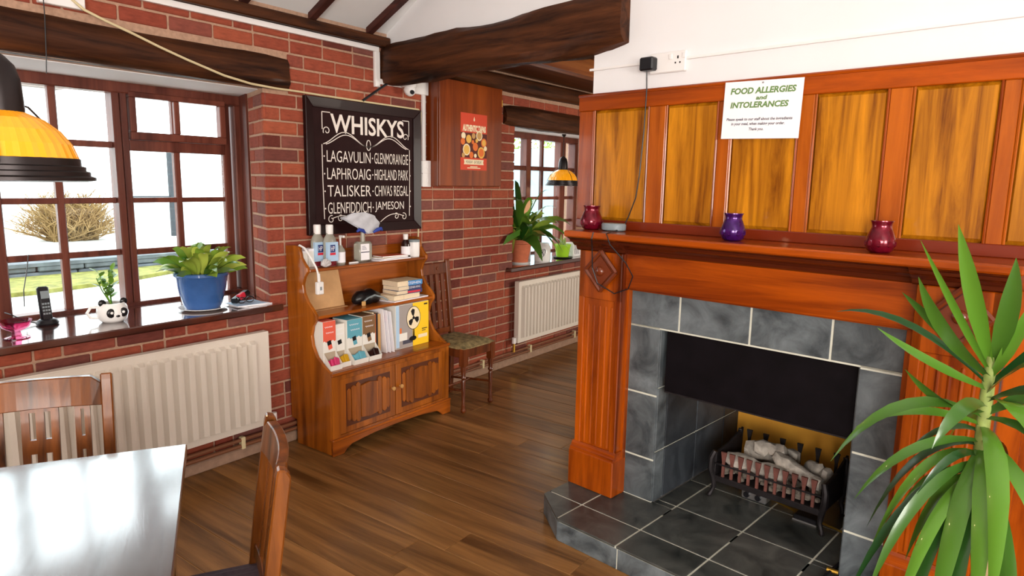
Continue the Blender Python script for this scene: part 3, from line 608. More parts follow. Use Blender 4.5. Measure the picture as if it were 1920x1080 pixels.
ld = Thing('dado_panelling', 'dark wood panelling right of the fireplace behind the yucca', 'panelling', (.3, 2.62, 0), 'F')
ld.part('top_rail', MB().box(-.294, 1.6, 2.60, 2.67, 1.25, 1.343), M['mantel_x'], bevel=.004); ld.part('bottom_rail', MB().box(-.294, 1.6, 2.62, 2.67, .1, .2), M['mantel_x'], bevel=.004)
for a in (-.294, .2, .65, 1.1): ld.part('stile', MB().box(a, a+.07, 2.62, 2.67, .2, 1.25), M['mantel'], bevel=.004); ld.part('panel', MB().box(a+.07, max(a+.45, .2 if a < 0 else 0), 2.638, 2.67, .2, 1.25), M['mantel'])

# ------------------------------------------------------------------ things on the mantel and chimney wall
def vase(u, v, r, h, mat, label):
    t = Thing('candle_holder', label, 'candle holder', (u, v, 1.345), 'F', group='glass candle holders on the mantel shelf')
    prof = [(.0, 0), (r*.62, 0), (r*.86, h*.08), (r, h*.28), (r*.97, h*.45), (r*.76, h*.70), (r*.66, h*.8), (r*.68, h*.9), (r*.76, h), (r*.70, h*1.0), (r*.60, h*.84), (r*.7, h*.65), (r*.9, h*.4), (r*.8, h*.12), (0, h*.1)]
    t.part('bowl', MB().lathe(prof, (u, v, 1.345), 20), mat, smooth=True)
    rb_ = MB()
    for k in range(9):
        a = 2*math.pi*k/9; rb_.sphere((u+math.cos(a)*r*.86, v+math.sin(a)*r*.86, 1.345+h*.3), r*.22, 6, (1, 1, 1.4))
    t.part('embossing', rb_, mat, smooth=True)
    t.part('rim', MB().lathe([(r*.68, h*.97), (r*.78, h*.985), (r*.78, h*1.01), (r*.68, h*1.015)], (u, v, 1.345), 20), mat, smooth=True)
vase(-1.925, 2.555, .053, .112, M['red_glass'], 'red glass candle holder at the left end of the mantel shelf')
vase(-1.205, 2.53, .049, .108, M['purple_glass'], 'purple glass candle holder in the middle of the mantel shelf')
vase(-.66, 2.495, .047, .108, M['red_glass'], 'red glass candle holder near the potted yucca')
sk = Thing('speaker_puck', 'small grey speaker on the mantel shelf beside the red candle holder', 'speaker', (-1.80, 2.56, 1.345), 'F')
sk.part('body', MB().lathe([(.048, 0), (.06, .006), (.062, .03), (.056, .036), (0, .036)], (-1.80, 2.56, 1.345), 20, 1, .75), M['grey_plastic'], smooth=True); sk.part('base', MB().lathe([(.045, .0), (.05, .003), (.045, .006)], (-1.80, 2.56, 1.345), 16, 1, .75), M['black'])
so = Thing('wall_socket', 'white double wall socket above the panelling', 'socket', (-1.615, 2.67, 2.045), 'F')
so.part('plate', MB().box(-1.706, -1.527, 2.650, 2.67, 2.046, 2.133), M['white'], bevel=.004)
for cx_ in (-1.565,):
    sl = MB(); sl.box(cx_-.003, cx_+.003, 2.6485, 2.651, 2.10, 2.112); sl.box(cx_-.014, cx_-.008, 2.6485, 2.651, 2.08, 2.087); sl.box(cx_+.008, cx_+.014, 2.6485, 2.651, 2.08, 2.087); so.part('socket_holes', sl, M['black'])
for cx_ in (-1.60, -1.535): so.part('switch', MB().box(cx_-.008, cx_+.008, 2.645, 2.651, 2.10, 2.122), M['white'], bevel=.002)
pg = Thing('plug_adapter', 'black plug adapter in the white wall socket with a hanging lead', 'adapter', (-1.70, 2.63, 2.06), 'F')
pg.part('body', MB().box(-1.733, -1.664, 2.605, 2.650, 2.058, 2.115), M['black'], bevel=.006)
pg.part('lead', MB().tube([(-1.70, 2.62, 2.06), (-1.702, 2.63, 1.98), (-1.705, 2.628, 1.8), (-1.72, 2.63, 1.6), (-1.735, 2.632, 1.5), (-1.765, 2.63, 1.42), (-1.772, 2.60, 1.365), (-1.765, 2.55, 1.352), (-1.735, 2.45, 1.35), (-1.715, 2.385, 1.345), (-1.69, 2.38, 1.30), (-1.645, 2.44, 1.22), (-1.625, 2.47, 1.16), (-1.65, 2.475, 1.10), (-1.72, 2.472, 1.07), (-1.80, 2.45, 1.11), (-1.825, 2.44, 1.18), (-1.815, 2.42, 1.27), (-1.79, 2.38, 1.32), (-1.785, 2.385, 1.348)], .0028, 6), M['black'])
tr_ = Thing('cable_trunking', 'thin white cable trunking along the white chimney wall', 'trunking', (-1.2, 2.67, 2.1), 'F')
tr_.part('channel', MB().box(-2.045, -1.706, 2.655, 2.67, 2.094, 2.104), M['white']); tr_.part('channel', MB().box(-1.527, 2.4, 2.655, 2.67, 2.094, 2.104), M['white'])
nt_ = Thing('paper_notice', 'white paper notice about food allergies on the panelling', 'notice', (-1.17, 2.63, 1.745), 'F')
N0 = Vector((-1.17, 2.6265, 1.86)); rot_ = R(-1.3); UX = Vector((math.cos(rot_), 0, math.sin(rot_))); UY = Vector((-math.sin(rot_), 0, math.cos(rot_)))
sheet = MB().add([N0+UX*a+UY*b+Vector((0, d, 0)) for d in (0, .0012) for a, b in ((-.158, -.112), (.158, -.112), (.158, .112), (-.158, .112))], [(0, 1, 2, 3), (7, 6, 5, 4), (0, 4, 5, 1), (1, 5, 6, 2), (2, 6, 7, 3), (3, 7, 4, 0)]); nt_.part('sheet', sheet, M['paper'])
P0 = N0-Vector((0, .0008, 0))
for s_, x0, x1, y0, y1, mm in (('FOOD ALLERGIES', -.132, .132, .062, .087, 'green_ink'), ('and', -.024, .022, .038, .055, 'green_ink'), ('INTOLERANCES', -.128, .108, .008, .032, 'green_ink'), ('Please speak to our staff about the ingredients', -.14, .128, -.044, -.030, 'grey_ink'), ('in your meal, when making your order.', -.118, .10, -.062, -.048, 'grey_ink'), ('Thank you.', -.042, .018, -.083, -.069, 'grey_ink')):
    mb = text(MB(), s_, P0, UX, UY, x0, x1, y0, y1, .15, .04 if mm == 'green_ink' else .022)
    nt_.part('lettering', mb, M[mm])
nt_.part('pin', MB().sphere(P0+UY*.103, .004, 8), M['steel'])
# ------------------------------------------------------------------ radiators and pipes on the window wall
def radiator(label, y0, y1, z0, z1, pitch, valve_y):
    t = Thing('radiator', label, 'radiator', (.08, (y0+y1)/2, z0)); prof = []; x0, xp = .088, .122
    y = y0+.035; prof = [(y0, x0)]
    while y+pitch < y1-.03: prof += [(y, x0), (y+pitch*.18, xp), (y+pitch*.58, xp), (y+pitch*.76, x0)]; y += pitch
    prof += [(y1, x0)]
    mb = MB(); rows = [(z0, 0), (z0+.035, 0), (z0+.05, 1), (z1-.05, 1), (z1-.035, 0), (z1, 0)]; vs = []
    for z, k in rows: vs += [(x0+(x-x0)*k, y, z) for y, x in prof]
    n = len(prof); fs = [(i*n+j, i*n+j+1, (i+1)*n+j+1, (i+1)*n+j) for i in range(len(rows)-1) for j in range(n-1)]
    mb.add(vs, fs); t.part('front_panel', mb, M['rad'])
    t.part('back_panel', MB().box(.045, .06, y0, y1, z0, z1), M['rad'], bevel=.004)
    t.part('side_panel', MB().box(.045, .0885, y1-.006, y1+.002, z0, z1), M['rad']); t.part('side_panel', MB().box(.045, .0885, y0-.002, y0+.006, z0, z1), M['rad'])
    gt = MB(); gt.box(.045, .09, y0, y1, z1-.004, z1+.003); t.part('top_grille', gt, M['rad'], bevel=.001)
    v = t.part('valve', MB().tube([(.066, valve_y, z0-.075), (.066, valve_y, z0+.03)], .011, 8), M['brass']); t.part('valve_cap', MB().tube([(.066, valve_y, z0+.0), (.066, valve_y, z0+.05)], .017, 10), M['white'], parent=v)
    t.part('wall_bracket', MB().box(.004, .05, y0+.2, y0+.23, z0+.08, z0+.4), M['rad']); t.part('wall_bracket', MB().box(.004, .05, y1-.23, y1-.2, z0+.08, z0+.4), M['rad'])
radiator('white panel radiator under the large left window', .72, 2.115, .182, .716, .0585, 2.145)
radiator('cream panel radiator under the far window', 4.50, 6.1, .204, .73, .0505, 4.47)
hp = Thing('heating_pipes', 'pair of brown painted heating pipes low along the brick wall', 'pipe', (.045, 2, .09))
hp.part('pipe', MB().tube([(.04, -2.5, .085), (.04, 7.0, .085)], .011, 8), M['pipe'], smooth=True); hp.part('pipe', MB().tube([(.04, -2.5, .12), (.04, 7.0, .12)], .011, 8), M['pipe'], smooth=True)
for y in (1.35, 1.96, 4.08, 4.75, 5.5): hp.part('pipe_clip', MB().box(.02, .054, y-.012, y+.012, .068, .137), M['cord'], bevel=.003)

# ------------------------------------------------------------------ chalkboard
Y0, Y1, Z0, Z1 = 2.452, 3.392, 1.228, 2.034
cbd = Thing('chalkboard', 'dark framed chalkboard listing whiskys in white lettering', 'chalkboard', (.02, 2.92, Z0))
fr = MB(); fwid = .06
for pr in (((Y0, Z0), (Y1, Z0), (Y1-fwid, Z0+fwid), (Y0+fwid, Z0+fwid)), ((Y1, Z0), (Y1, Z1), (Y1-fwid, Z1-fwid), (Y1-fwid, Z0+fwid)), ((Y1, Z1), (Y0, Z1), (Y0+fwid, Z1-fwid), (Y1-fwid, Z1-fwid)), ((Y0, Z1), (Y0, Z0), (Y0+fwid, Z0+fwid), (Y0+fwid, Z1-fwid))):
    n0 = len(fr.v); fr.prism(list(pr), 'x', .003, .034)
fr.xf(lambda p: (p.x-.012 if (p.x > .02 and Y0+fwid-.001 <= p.y <= Y1-fwid+.001 and Z0+fwid-.001 <= p.z <= Z1-fwid+.001) else p.x, p.y, p.z))
cbd.part('frame', fr, M['boardframe'], bevel=.003); cbd.part('slate_panel', MB().box(.003, .012, Y0+.03, Y1-.03, Z0+.03, Z1-.03), M['board'])
O = Vector((.0128, Y0, Z1)); BX = Vector((0, Y1-Y0, 0)); BY = Vector((0, 0, -(Z1-Z0)))
def btxt(s, x0, x1, t0, t1, bold=0):
    mb = MB(); text(mb, s, O, BX, BY, x0, x1, t1, t0, 0, .02 if bold else -.004)
    cbd.part('lettering', mb, M['chalk'])
btxt('WHISKYS', .20, .845, .105, .245, 2)
for i, (a, b) in enumerate((('LAGAVULIN', 'GLENMORANGIE'), ('LAPHROAIG', 'HIGHLAND PARK'), ('TALISKER', 'CHIVAS REGAL'), ('GLENFIDDICH', 'JAMESON'))):
    t0 = .375+.129*i; btxt(a, .165, .53, t0, t0+.085); btxt(b, .565, .885 if i < 3 else .84, t0, t0+.085)
    mb = MB()
    for cx_ in (.145, .548, .905): disc(mb, (cx_, t0+.045), .0055, O, BX, BY, 8, .0065)
    cbd.part('dot', mb, M['chalk'])
fl_ = MB()
def arc(pts): ribbon(fl_, pts, .006, O, BX, BY)
def spiral(cx, cy, r, a0, turns, sgn=1): return [(cx+r*(1-.75*i/18)*math.cos(a0+sgn*turns*2*math.pi*i/18), cy+r*(1-.75*i/18)*1.15*math.sin(a0+sgn*turns*2*math.pi*i/18)) for i in range(19)]
for mx in (lambda x: x, lambda x: 1-x+.03):
    arc([(mx(x), y) for x, y in ((.135, .10), (.135, .225))]); arc([(mx(x), y) for x, y in ((.135, .10), (.20, .10))])
    arc([(mx(.14+(.535-.14)*i/16), .285-.05*math.sin(math.pi*2*(i/16)-1.2)) for i in range(17)]); arc([(mx(.16+(.535-.16)*i/16), .295-.04*math.sin(math.pi*2*(i/16)-1.2)) for i in range(17)])
    arc([(mx(x), y) for x, y in spiral(.17, .235, .03, 2.6, 1.1)])
    arc([(mx(x), y) for x, y in ((.13, .335), (.13, .60), (.135, .885))])
    arc([(mx(.20+.22*i/12), .885-.03*math.sin(math.pi*.9*i/12+.1)+.05*(i/12)**2) for i in range(13)]); arc([(mx(x), y) for x, y in spiral(.19, .89, .028, -1.2, 1.1, -1)]); arc([(mx(x), y) for x, y in spiral(.265, .885, .024, -1.2, 1.1, -1)])
arc([(.515+.018*math.cos(a*.5), .32+.04*math.sin(a*.5)) for a in range(14)])
cbd.part('flourish', fl_, M['chalk'])

# ------------------------------------------------------------------ cupboard with poster, switches, camera, cables
cp = Thing('wall_cupboard', 'red-brown wooden wall cupboard hanging beside the chalkboard', 'cupboard', (.06, 3.83, 1.523))
cp.part('body', MB().box(0, .105, 3.478, 4.19, 1.523, 2.26), M['cupboard'], bevel=.003); cp.part('door', MB().box(.105, .122, 3.482, 4.186, 1.527, 2.26), M['cupboard'], bevel=.003)
cp.part('hinge', MB().tube([(.118, 4.188, 2.13), (.118, 4.188, 2.18)], .006, 6), M['brass'])
ps = Thing('poster', 'red tapas poster with dishes on the wall cupboard', 'poster', (.1235, 3.85, 1.643)); PO = Vector((.1236, 3.70, 1.643)); PX = Vector((0, .30, 0)); PY = Vector((0, 0, .405))
ps.part('sheet', MB().box(.1222, .1234, 3.70, 4.0, 1.643, 2.048), M['poster'])
ps.part('picture', MB().quad(*[PO+PX*a+PY*b for a, b in ((0, .22), (1, .22), (1, .66), (0, .66))]), M['plate_dark'])
r_ = random.Random(12); dishes = [(.30, .55, .10, 'foodA'), (.70, .62, .12, 'cream'), (.70, .62, .09, 'foodC'), (.88, .50, .11, 'foodB'), (.88, .50, .075, 'foodA'), (.22, .36, .14, 'cream'), (.22, .36, .11, 'foodA'), (.55, .42, .10, 'foodB'), (.78, .32, .14, 'foodA'), (.78, .32, .10, 'foodB'), (.10, .60, .08, 'cream'), (.48, .61, .07, 'foodC'), (.06, .50, .08, 'foodB'), (.40, .27, .08, 'foodB'), (.94, .40, .06, 'cream'), (.55, .26, .05, 'cream'), (.1, .26, .06, 'foodC'), (.60, .53, .05, 'foodA'), (.45, .50, .05, 'foodB')]
for i, (x, y, r, mm) in enumerate(dishes): ps.part('dish_print', disc(MB(), (max(r, min(1-r, x)), y), r, PO+Vector((.0002+.00005*i, 0, 0)), PX, PY, 14, r*.75), M[mm])
PT = PO+Vector((.0004, 0, 0)); mb = text(MB(), 'AUTHENTIC TAPAS', PT, PX, PY, .07, .95, .68, .80, 0, .06); ps.part('lettering', mb, M['cream'])
ps.part('emblem', MB().add([PT+PX*a+PY*b for a, b in ((.5, .95), (.475, .90), (.48, .87), (.52, .87), (.525, .90))], [(0, 1, 2, 3, 4)]), M['cream'])
ps.part('banner', MB().quad(*[PT+PX*a+PY*b for a, b in ((.12, .10), (.88, .10), (.86, .14), (.88, .19), (.12, .19), (.14, .14))]), M['cream']); ps.part('lettering', text(MB(), 'MONDAY - SATURDAY', PT+Vector((.0003, 0, 0)), PX, PY, .2, .8, .12, .17), M['dark_ink'])
ps.part('small_print', MB().quad(*[PT+PX*a+PY*b for a, b in ((.25, .03), (.75, .03), (.75, .045), (.25, .045))]), M['cream']); ps.part('small_print', MB().quad(*[PT+PX*a+PY*b for a, b in ((.36, .055), (.64, .055), (.64, .07), (.36, .07))]), M['cream'])
for z0, z1, lb, nm in ((1.612, 1.697, 'white light switch box on the brick wall, upper of two', 'switch'), (1.520, 1.608, 'white light switch box on the brick wall, lower of two', 'switch')):
    t = Thing('light_switch', lb, nm, (.01, 3.45, z0)); t.part('box', MB().box(0, .035, 3.40, 3.475, z0, z1), M['white'], bevel=.003); t.part('plate', MB().box(.035, .043, 3.398, 3.477, z0-.002, z1+.002), M['white'], bevel=.002); t.part('rocker', MB().box(.043, .047, 3.43, 3.447, z0+.03, z0+.055), M['white'], bevel=.001)
tk = Thing('cable_trunking', 'white cable trunking under the wall plate down to the switches', 'trunking', (.01, 2.5, 2.36))
tk.part('channel', MB().box(0, .022, -2.5, 3.03, 2.360, 2.390), M['white'], bevel=.002); tk.part('channel', MB().box(0, .022, 2.995, 3.035, 2.145, 2.36), M['white'], bevel=.002); tk.part('channel', MB().box(0, .022, 3.03, 3.40, 2.165, 2.198), M['white'], bevel=.002); tk.part('channel', MB().box(0, .02, 3.425, 3.452, 1.70, 2.27), M['white'], bevel=.002); tk.part('junction_plate', MB().box(0, .03, 3.33, 3.47, 2.14, 2.24), M['white'], bevel=.003)
cc = Thing('security_camera', 'small white dome security camera beside the tie beam end', 'camera', (.06, 3.247, 2.11))
cc.part('mount', MB().lathe([(.0, .0), (.05, 0), (.052, -.02), (.048, -.03), (0, -.03)], (.065, 3.247, 2.195), 16), M['white'], smooth=True); cc.part('dome', MB().sphere((.072, 3.247, 2.148), .04, 16), M['white'], smooth=True); cc.part('lens', MB().tube([(.10, 3.235, 2.135), (.113, 3.23, 2.13)], .014, 12), M['black'])
solid('black_cable', MB().tube([(.035, 2.875, 2.045), (.04, 2.92, 2.075), (.04, 3.0, 2.125), (.045, 3.08, 2.175), (.05, 3.17, 2.208), (.06, 3.22, 2.205)], .008, 8), M['black'], 'short black cable slanting up from the chalkboard to the security camera', 'cable', origin=(.03, 2.9, 2.05), smooth=True)
jb = Thing('junction_box', 'white junction box on the brick above the window lintel', 'box', (.01, 1.25, 2.27)); jb.part('box', MB().box(0, .03, 1.16, 1.335, 2.262, 2.345), M['white'], bevel=.003); jb.part('screw', MB().tube([(.03, 1.25, 2.30), (.033, 1.25, 2.30)], .005, 8), M['steel'])
solid('white_cable', MB().tube([(.03, 1.28, 2.30), (.045, 1.32, 2.262), (.05, 1.40, 2.232), (.05, 1.52, 2.196), (.05, 1.634, 2.158), (.05, 1.76, 2.121), (.05, 1.95, 2.072), (.05, 2.1, 2.05), (.047, 2.25, 2.044), (.04, 2.395, 2.045), (.03, 2.6, 2.043), (.03, 3.0, 2.04), (.028, 3.37, 2.038), (.024, 3.398, 2.02), (.014, 3.40, 1.9), (.012, 3.394, 1.5), (.013, 3.386, 1.3), (.02, 3.37, 1.17)], .006, 7), M['cord'], 'cream cable draped over the lintel and round the chalkboard', 'cable', origin=(.03, 2.0, 2.05), smooth=True)
solid('hanging_wire', MB().tube([(.05, 1.17, 2.37), (.052, 1.168, 2.2), (.05, 1.162, 2.05), (.045, 1.158, 1.975)], .0022, 5), M['black'], 'thin dark wire hanging down over the lintel at the left', 'wire', origin=(.05, 1.17, 2.2))
# ------------------------------------------------------------------ pendant lamps
def lamp(label, x, y, zr, r, ztop, glow):
    t = Thing('pendant_lamp', label, 'lamp', (x, y, zr), group='pendant lamps with amber glass shades'); c = (x, y, zr)
    t.part('shade_rim', MB().lathe([(r*.79, .054), (r*.835, .052), (r*.84, .036), (r*.89, .033), (r*.89, .024), (r*.94, .021), (r*.94, .012), (r, .008), (r, .001), (r*.9, -.002), (r*.8, .004), (r*.77, .045)], c, 36), M['darkmetal'], smooth=True)
    ribs = 72; mb = MB(); prof = [(r*.82, .048), (r*.75, .085), (r*.63, .116), (r*.46, .141), (r*.26, .157)]; vs = []
    for rr, z in prof: vs += [(x+rr*(1+.012*(k % 2))*math.cos(2*math.pi*k/ribs), y+rr*(1+.012*(k % 2))*math.sin(2*math.pi*k/ribs), zr+z) for k in range(ribs)]
    mb.add(vs, [(i*ribs+k, i*ribs+(k+1) % ribs, (i+1)*ribs+(k+1) % ribs, (i+1)*ribs+k) for i in range(len(prof)-1) for k in range(ribs)]); t.part('amber_shade', mb, M['amber'], label='ribbed amber glass shade')
    t.part('cap', MB().lathe([(r*.27, .15), (r*.265, .185), (r*.25, .23), (r*.2, .262), (r*.1, .282), (r*.04, .29), (0, .29)], c, 20), M['darkmetal'], smooth=True)
    for k in range(3):
        a = 2*math.pi*k/3-.35; d = Vector((math.cos(a), math.sin(a), 0)); t.part('wire_guard', MB().tube([Vector(c)+d*r*.26+Vector((0, 0, .175)), Vector(c)+d*r*.34+Vector((0, 0, .172)), Vector(c)+d*r*.50+Vector((0, 0, .142)), Vector(c)+d*r*.72+Vector((0, 0, .10)), Vector(c)+d*r*.90+Vector((0, 0, .04))], .0025, 5), M['darkmetal'])
    t.part('cord', MB().tube([(x, y, zr+.285), (x, y, ztop)], .004, 6), M['darkmetal']); t.part('ceiling_hook', MB().lathe([(0, 0), (.012, .004), (.02, .02), (.022, .03)], (x, y, ztop-.03), 12), M['darkmetal'])
    t.part('bulb', MB().sphere((x, y, zr+.07), .03, 10), plain('bulb_glow', (255, 214, 150), .3, emis=6) if 'bulb_glow' not in bpy.data.materials else bpy.data.materials['bulb_glow'], smooth=True)
    l = bpy.data.lights.new('bulb_light', 'POINT'); l.energy = glow; l.color = (1, .72, .4); l.shadow_soft_size = .03; lo = bpy.data.objects.new('bulb_light', l); link(lo, t.e); lo.location = (0, 0, .03)
lamp('amber glass pendant lamp hanging over the dark table at left', 1.436, .566, 1.545, .181, 3.17, 5)
lamp('amber glass pendant lamp hanging in the far window', -.27, 5.705, 1.535, .178, 2.036, 4)
# ------------------------------------------------------------------ table
tb = Thing('dining_table', 'dark glossy wooden dining table in the near left corner', 'table', (1.379, .978, 0), rot=R(-29.8)); tb.o = Vector((0, 0, 0))
def T2L(a, b, z): return Vector((a, -b, z))     # along e1, along e2 (e2 is minus y of the rotated frame)
TL, TWD = 1.25, .78
tb.part('table_top', MB().box(0, TL, -TWD, 0, .722, .75), M['table'], bevel=.003)
ap = MB(); ap.box(.06, TL-.06, -.075, -.055, .62, .722); ap.box(.06, TL-.06, -TWD+.055, -TWD+.075, .62, .722); ap.box(.06, .08, -TWD+.06, -.06, .62, .722); ap.box(TL-.08, TL-.06, -TWD+.06, -.06, .62, .722); tb.part('apron', ap, M['table'])
for a in (.045, TL-.115):
    for b in (.045, TWD-.115): tb.part('leg', MB().box(a, a+.07, -b-.07, -b, 0, .722), M['table'], bevel=.006)

# ------------------------------------------------------------------ the two slat-back dining chairs
def dining_chair(name, label, loc, rot):
    t = Thing(name, label, 'chair', loc, rot=rot, group='slat-back dining chairs at the table'); t.o = Vector((0, 0, 0)); m = M['chair']
    for s in (-1, 1):
        t.part('leg', MB().box(s*.19-.019, s*.19+.019, .165, .203, 0, .43), m, bevel=.004)
        pf = [(-.21, 0), (-.172, 0), (-.168, .44), (-.19, .62), (-.228, .885), (-.233, .905), (-.252, .90), (-.262, .882), (-.226, .62), (-.206, .44)]
        t.part('back_post', MB().prism(pf, 'x', s*.195-.017, s*.195+.017), m, bevel=.004)
    def curve_rail(z0, z1, yc, bow, th, arch):
        mb = MB(); n = 12; vs = []
        for i in range(n+1):
            x = -.18+.36*i/n; k = 1-(x/.18)**2; y = yc-bow*k; a = arch*min(1, (1-abs(x)/.18)*6)
            vs += [(x, y+th/2, z0), (x, y-th/2, z0), (x, y-th/2-(z1-z0)*.14, z1+a), (x, y+th/2-(z1-z0)*.14, z1+a)]
        fs = [(4*i+j, 4*i+(j+1) % 4, 4*(i+1)+(j+1) % 4, 4*(i+1)+j) for i in range(n) for j in range(4)]+[(3, 2, 1, 0), (4*n, 4*n+1, 4*n+2, 4*n+3)]
        return mb.add(vs, fs)
    t.part('top_rail', curve_rail(.80, .875, -.228, .022, .026, .022), m, bevel=.003)
    t.part('lower_rail', curve_rail(.49, .53, -.192, .012, .02, 0), m, bevel=.002)
    def slat(x0, x1, slots, yb, yt):
        mb = MB(); zs = [.525, .56, .655, .70, .79, .81]; xs = [x0]
        for a, b in slots: xs += [a, b]
        xs.append(x1); yy = lambda z: yb+(yt-yb)*(z-.525)/.285
        for i in range(len(zs)-1):
            for j in range(len(xs)-1):
                if j % 2 == 1 and i in (1, 3): continue
                z0, z1 = zs[i], zs[i+1]; a, b = xs[j], xs[j+1]
                mb.add([(x, yy(z)+d, z) for z in (z0, z1) for d in (-.006, .006) for x in (a, b)], [(0, 2, 3, 1), (4, 5, 7, 6), (0, 1, 5, 4), (2, 6, 7, 3), (0, 4, 6, 2), (1, 3, 7, 5)])
        return mb
    t.part('splat', slat(-.052, .052, [(-.030, -.012), (.012, .030)], -.206, -.246), m); t.part('slat', slat(-.142, -.098, [(-.125, -.115)], -.202, -.241), m); t.part('slat', slat(.098, .142, [(.115, .125)], -.202, -.241), m)
    sf = MB(); sf.box(-.19, .19, .17, .198, .36, .435); sf.box(-.19, .19, -.2, -.175, .36, .435); sf.box(-.202, -.178, -.18, .18, .36, .435); sf.box(.178, .202, -.18, .18, .36, .435); t.part('seat_frame', sf, m, bevel=.003)
    cu = MB(); n = 24
    vs = []
    for i in range(n+1):
        x = -.20+.40*i/n; zz = .478+(.004 if i % 2 else 0)-.02*(abs(x)/.2)**6; vs += [(x, -.195, zz-.004), (x, .205, zz-.006), (x, .21, .436), (x, -.2, .436)]
    cu.add(vs, [(4*i+j, 4*i+(j+1) % 4, 4*(i+1)+(j+1) % 4, 4*(i+1)+j) for i in range(n) for j in range(4)]+[(3, 2, 1, 0), (4*n, 4*n+1, 4*n+2, 4*n+3)]); t.part('seat', cu, M['cushion'], label='dark ribbed seat pad')
    for q in ((-.19, -.172, -.18, .18, .18, .205), (.172, .19, -.18, .18, .18, .205), (-.18, .18, -.01, .01, .182, .203)): t.part('stretcher', MB().box(*q), m, bevel=.003)
pA = TW(-.115, .445); pB = TW(.45, .015)
dining_chair('dining_chair', 'slat-back wooden dining chair beyond the table against the radiator', (pA.x, pA.y, 0), R(-119.8))
dining_chair('dining_chair', 'slat-back wooden dining chair at the right side of the table, seen edge-on', (pB.x, pB.y, 0), R(150.2))

# ------------------------------------------------------------------ side chair beside the bookcase
sc = Thing('side_chair', 'dark wooden side chair with floral seat beside the bookcase', 'chair', (.30, 3.46, 0)); m = M['chair_dark']
for y in (3.315, 3.61):
    prof = [(.009, 0), (.017, .008), (.019, .022), (.012, .04), (.016, .05), (.011, .07), (.013, .14), (.017, .22), (.012, .235), (.02, .25), (.014, .265), (.019, .30), (.02, .33)]
    sc.part('front_leg', MB().lathe(prof, (.492, y, 0), 12).box(.470, .514, y-.022, y+.022, .33, .45), m, smooth=True)
    pf = [(.09, 0), (.125, 0), (.14, .44), (.115, .70), (.085, .985), (.08, 1.0), (.062, .995), (.058, .98), (.085, .70), (.105, .44)]
    sc.part('back_post', MB().prism(pf, 'y', y-.019 if y < 3.5 else y-.02, y+.019), m, bevel=.004)
sc.part('top_rail', MB().prism([(.062, .90), (.084, .90), (.08, .978), (.06, .978)], 'y', 3.33, 3.595), m, bevel=.003); sc.part('rail_knot', MB().tube([(.075, 3.50, .94), (.088, 3.50, .94)], .012, 10), M['chair_dark'])
for y in (3.38, 3.44, 3.50, 3.555): sc.part('slat', MB().prism([(.108, .50), (.118, .50), (.076, .905), (.066, .905)], 'y', y-.017, y+.017), m)
sc.part('lower_rail', MB().box(.10, .125, 3.33, 3.595, .47, .51), m)
sf = MB(); sf.box(.47, .505, 3.315, 3.61, .385, .45); sf.box(.11, .14, 3.315, 3.61, .385, .45); sf.box(.12, .49, 3.302, 3.328, .385, .45); sf.box(.12, .49, 3.597, 3.623, .385, .45); sc.part('seat_frame', sf, m, bevel=.003)
cu = MB(); n = 12; vs = []
for i in range(n+1):
    for j in range(n+1):
        a, b = i/n, j/n; ed = min(a, 1-a, b, 1-b); x = .13+.38*a; y = 3.295+.335*b; vs.append((x, y, .452+.028*min(1, ed*6)**.6+random.Random(i*31+j).uniform(-.003, .003)))
cu.add(vs, [(i*(n+1)+j, (i+1)*(n+1)+j, (i+1)*(n+1)+j+1, i*(n+1)+j+1) for i in range(n) for j in range(n)]); cu.box(.13, .51, 3.295, 3.63, .445, .455); sc.part('seat_pad', cu, M['tapestry'], smooth=True, label='floral tapestry seat pad')
for p, q in (((.115, 3.315, .12), (.49, 3.315, .16)), ((.115, 3.61, .12), (.49, 3.61, .16)), ((.30, 3.315, .14), (.30, 3.61, .14))): sc.part('stretcher', MB().tube([p, q], .009, 8), m)

# ------------------------------------------------------------------ bookcase
bc = Thing('bookcase', 'carved wooden bookcase cabinet under the chalkboard', 'bookcase', (.2, 2.79, 0)); BY0, BY1 = 2.30, 3.275
side = [(.062, 0), (.385, 0), (.385, .485), (.33, .515), (.27, .56), (.235, .62), (.225, .68), (.24, .735), (.272, .775), (.272, .80), (.245, .83), (.20, .87), (.168, .92), (.16, .965), (.178, 1.01), (.205, 1.04), (.205, 1.065), (.178, 1.09), (.152, 1.12), (.145, 1.15), (.128, 1.178), (.09, 1.185), (.012, 1.18), (.012, .15), (.062, .145)]
for y0, y1 in ((BY0, BY0+.02), (BY1-.02, BY1)): bc.part('side_panel', MB().prism(side, 'y', y0, y1), M['case'], bevel=.003)
bc.part('back_panel', MB().box(.006, .014, BY0+.02, BY1-.02, .15, 1.135), M['case_y']); bc.part('shelf', MB().box(.014, .205, BY0+.02, BY1-.02, 1.037, 1.055), M['case_y'], bevel=.004); bc.part('shelf', MB().box(.014, .27, BY0+.02, BY1-.02, .775, .793), M['case_y'], bevel=.004)
bc.part('cabinet_top', MB().box(.014, .386, BY0+.021, BY1-.021, .466, .486).box(.386, .407, BY0-.004, BY1+.004, .466, .486), M['case_y'], bevel=.005); bc.part('bottom_board', MB().box(.07, .37, BY0+.02, BY1-.02, .09, .105), M['case_y'])
bf = MB(); bf.box(.386, .394, BY0, BY0+.055, .10, .466); bf.box(.386, .394, BY1-.055, BY1, .10, .466); bf.box(.372, .394, BY0+.055, BY1-.055, .44, .466); bf.box(.372, .394, BY0+.055, BY1-.055, .10, .112); bc.part('face_frame', bf, M['case'])
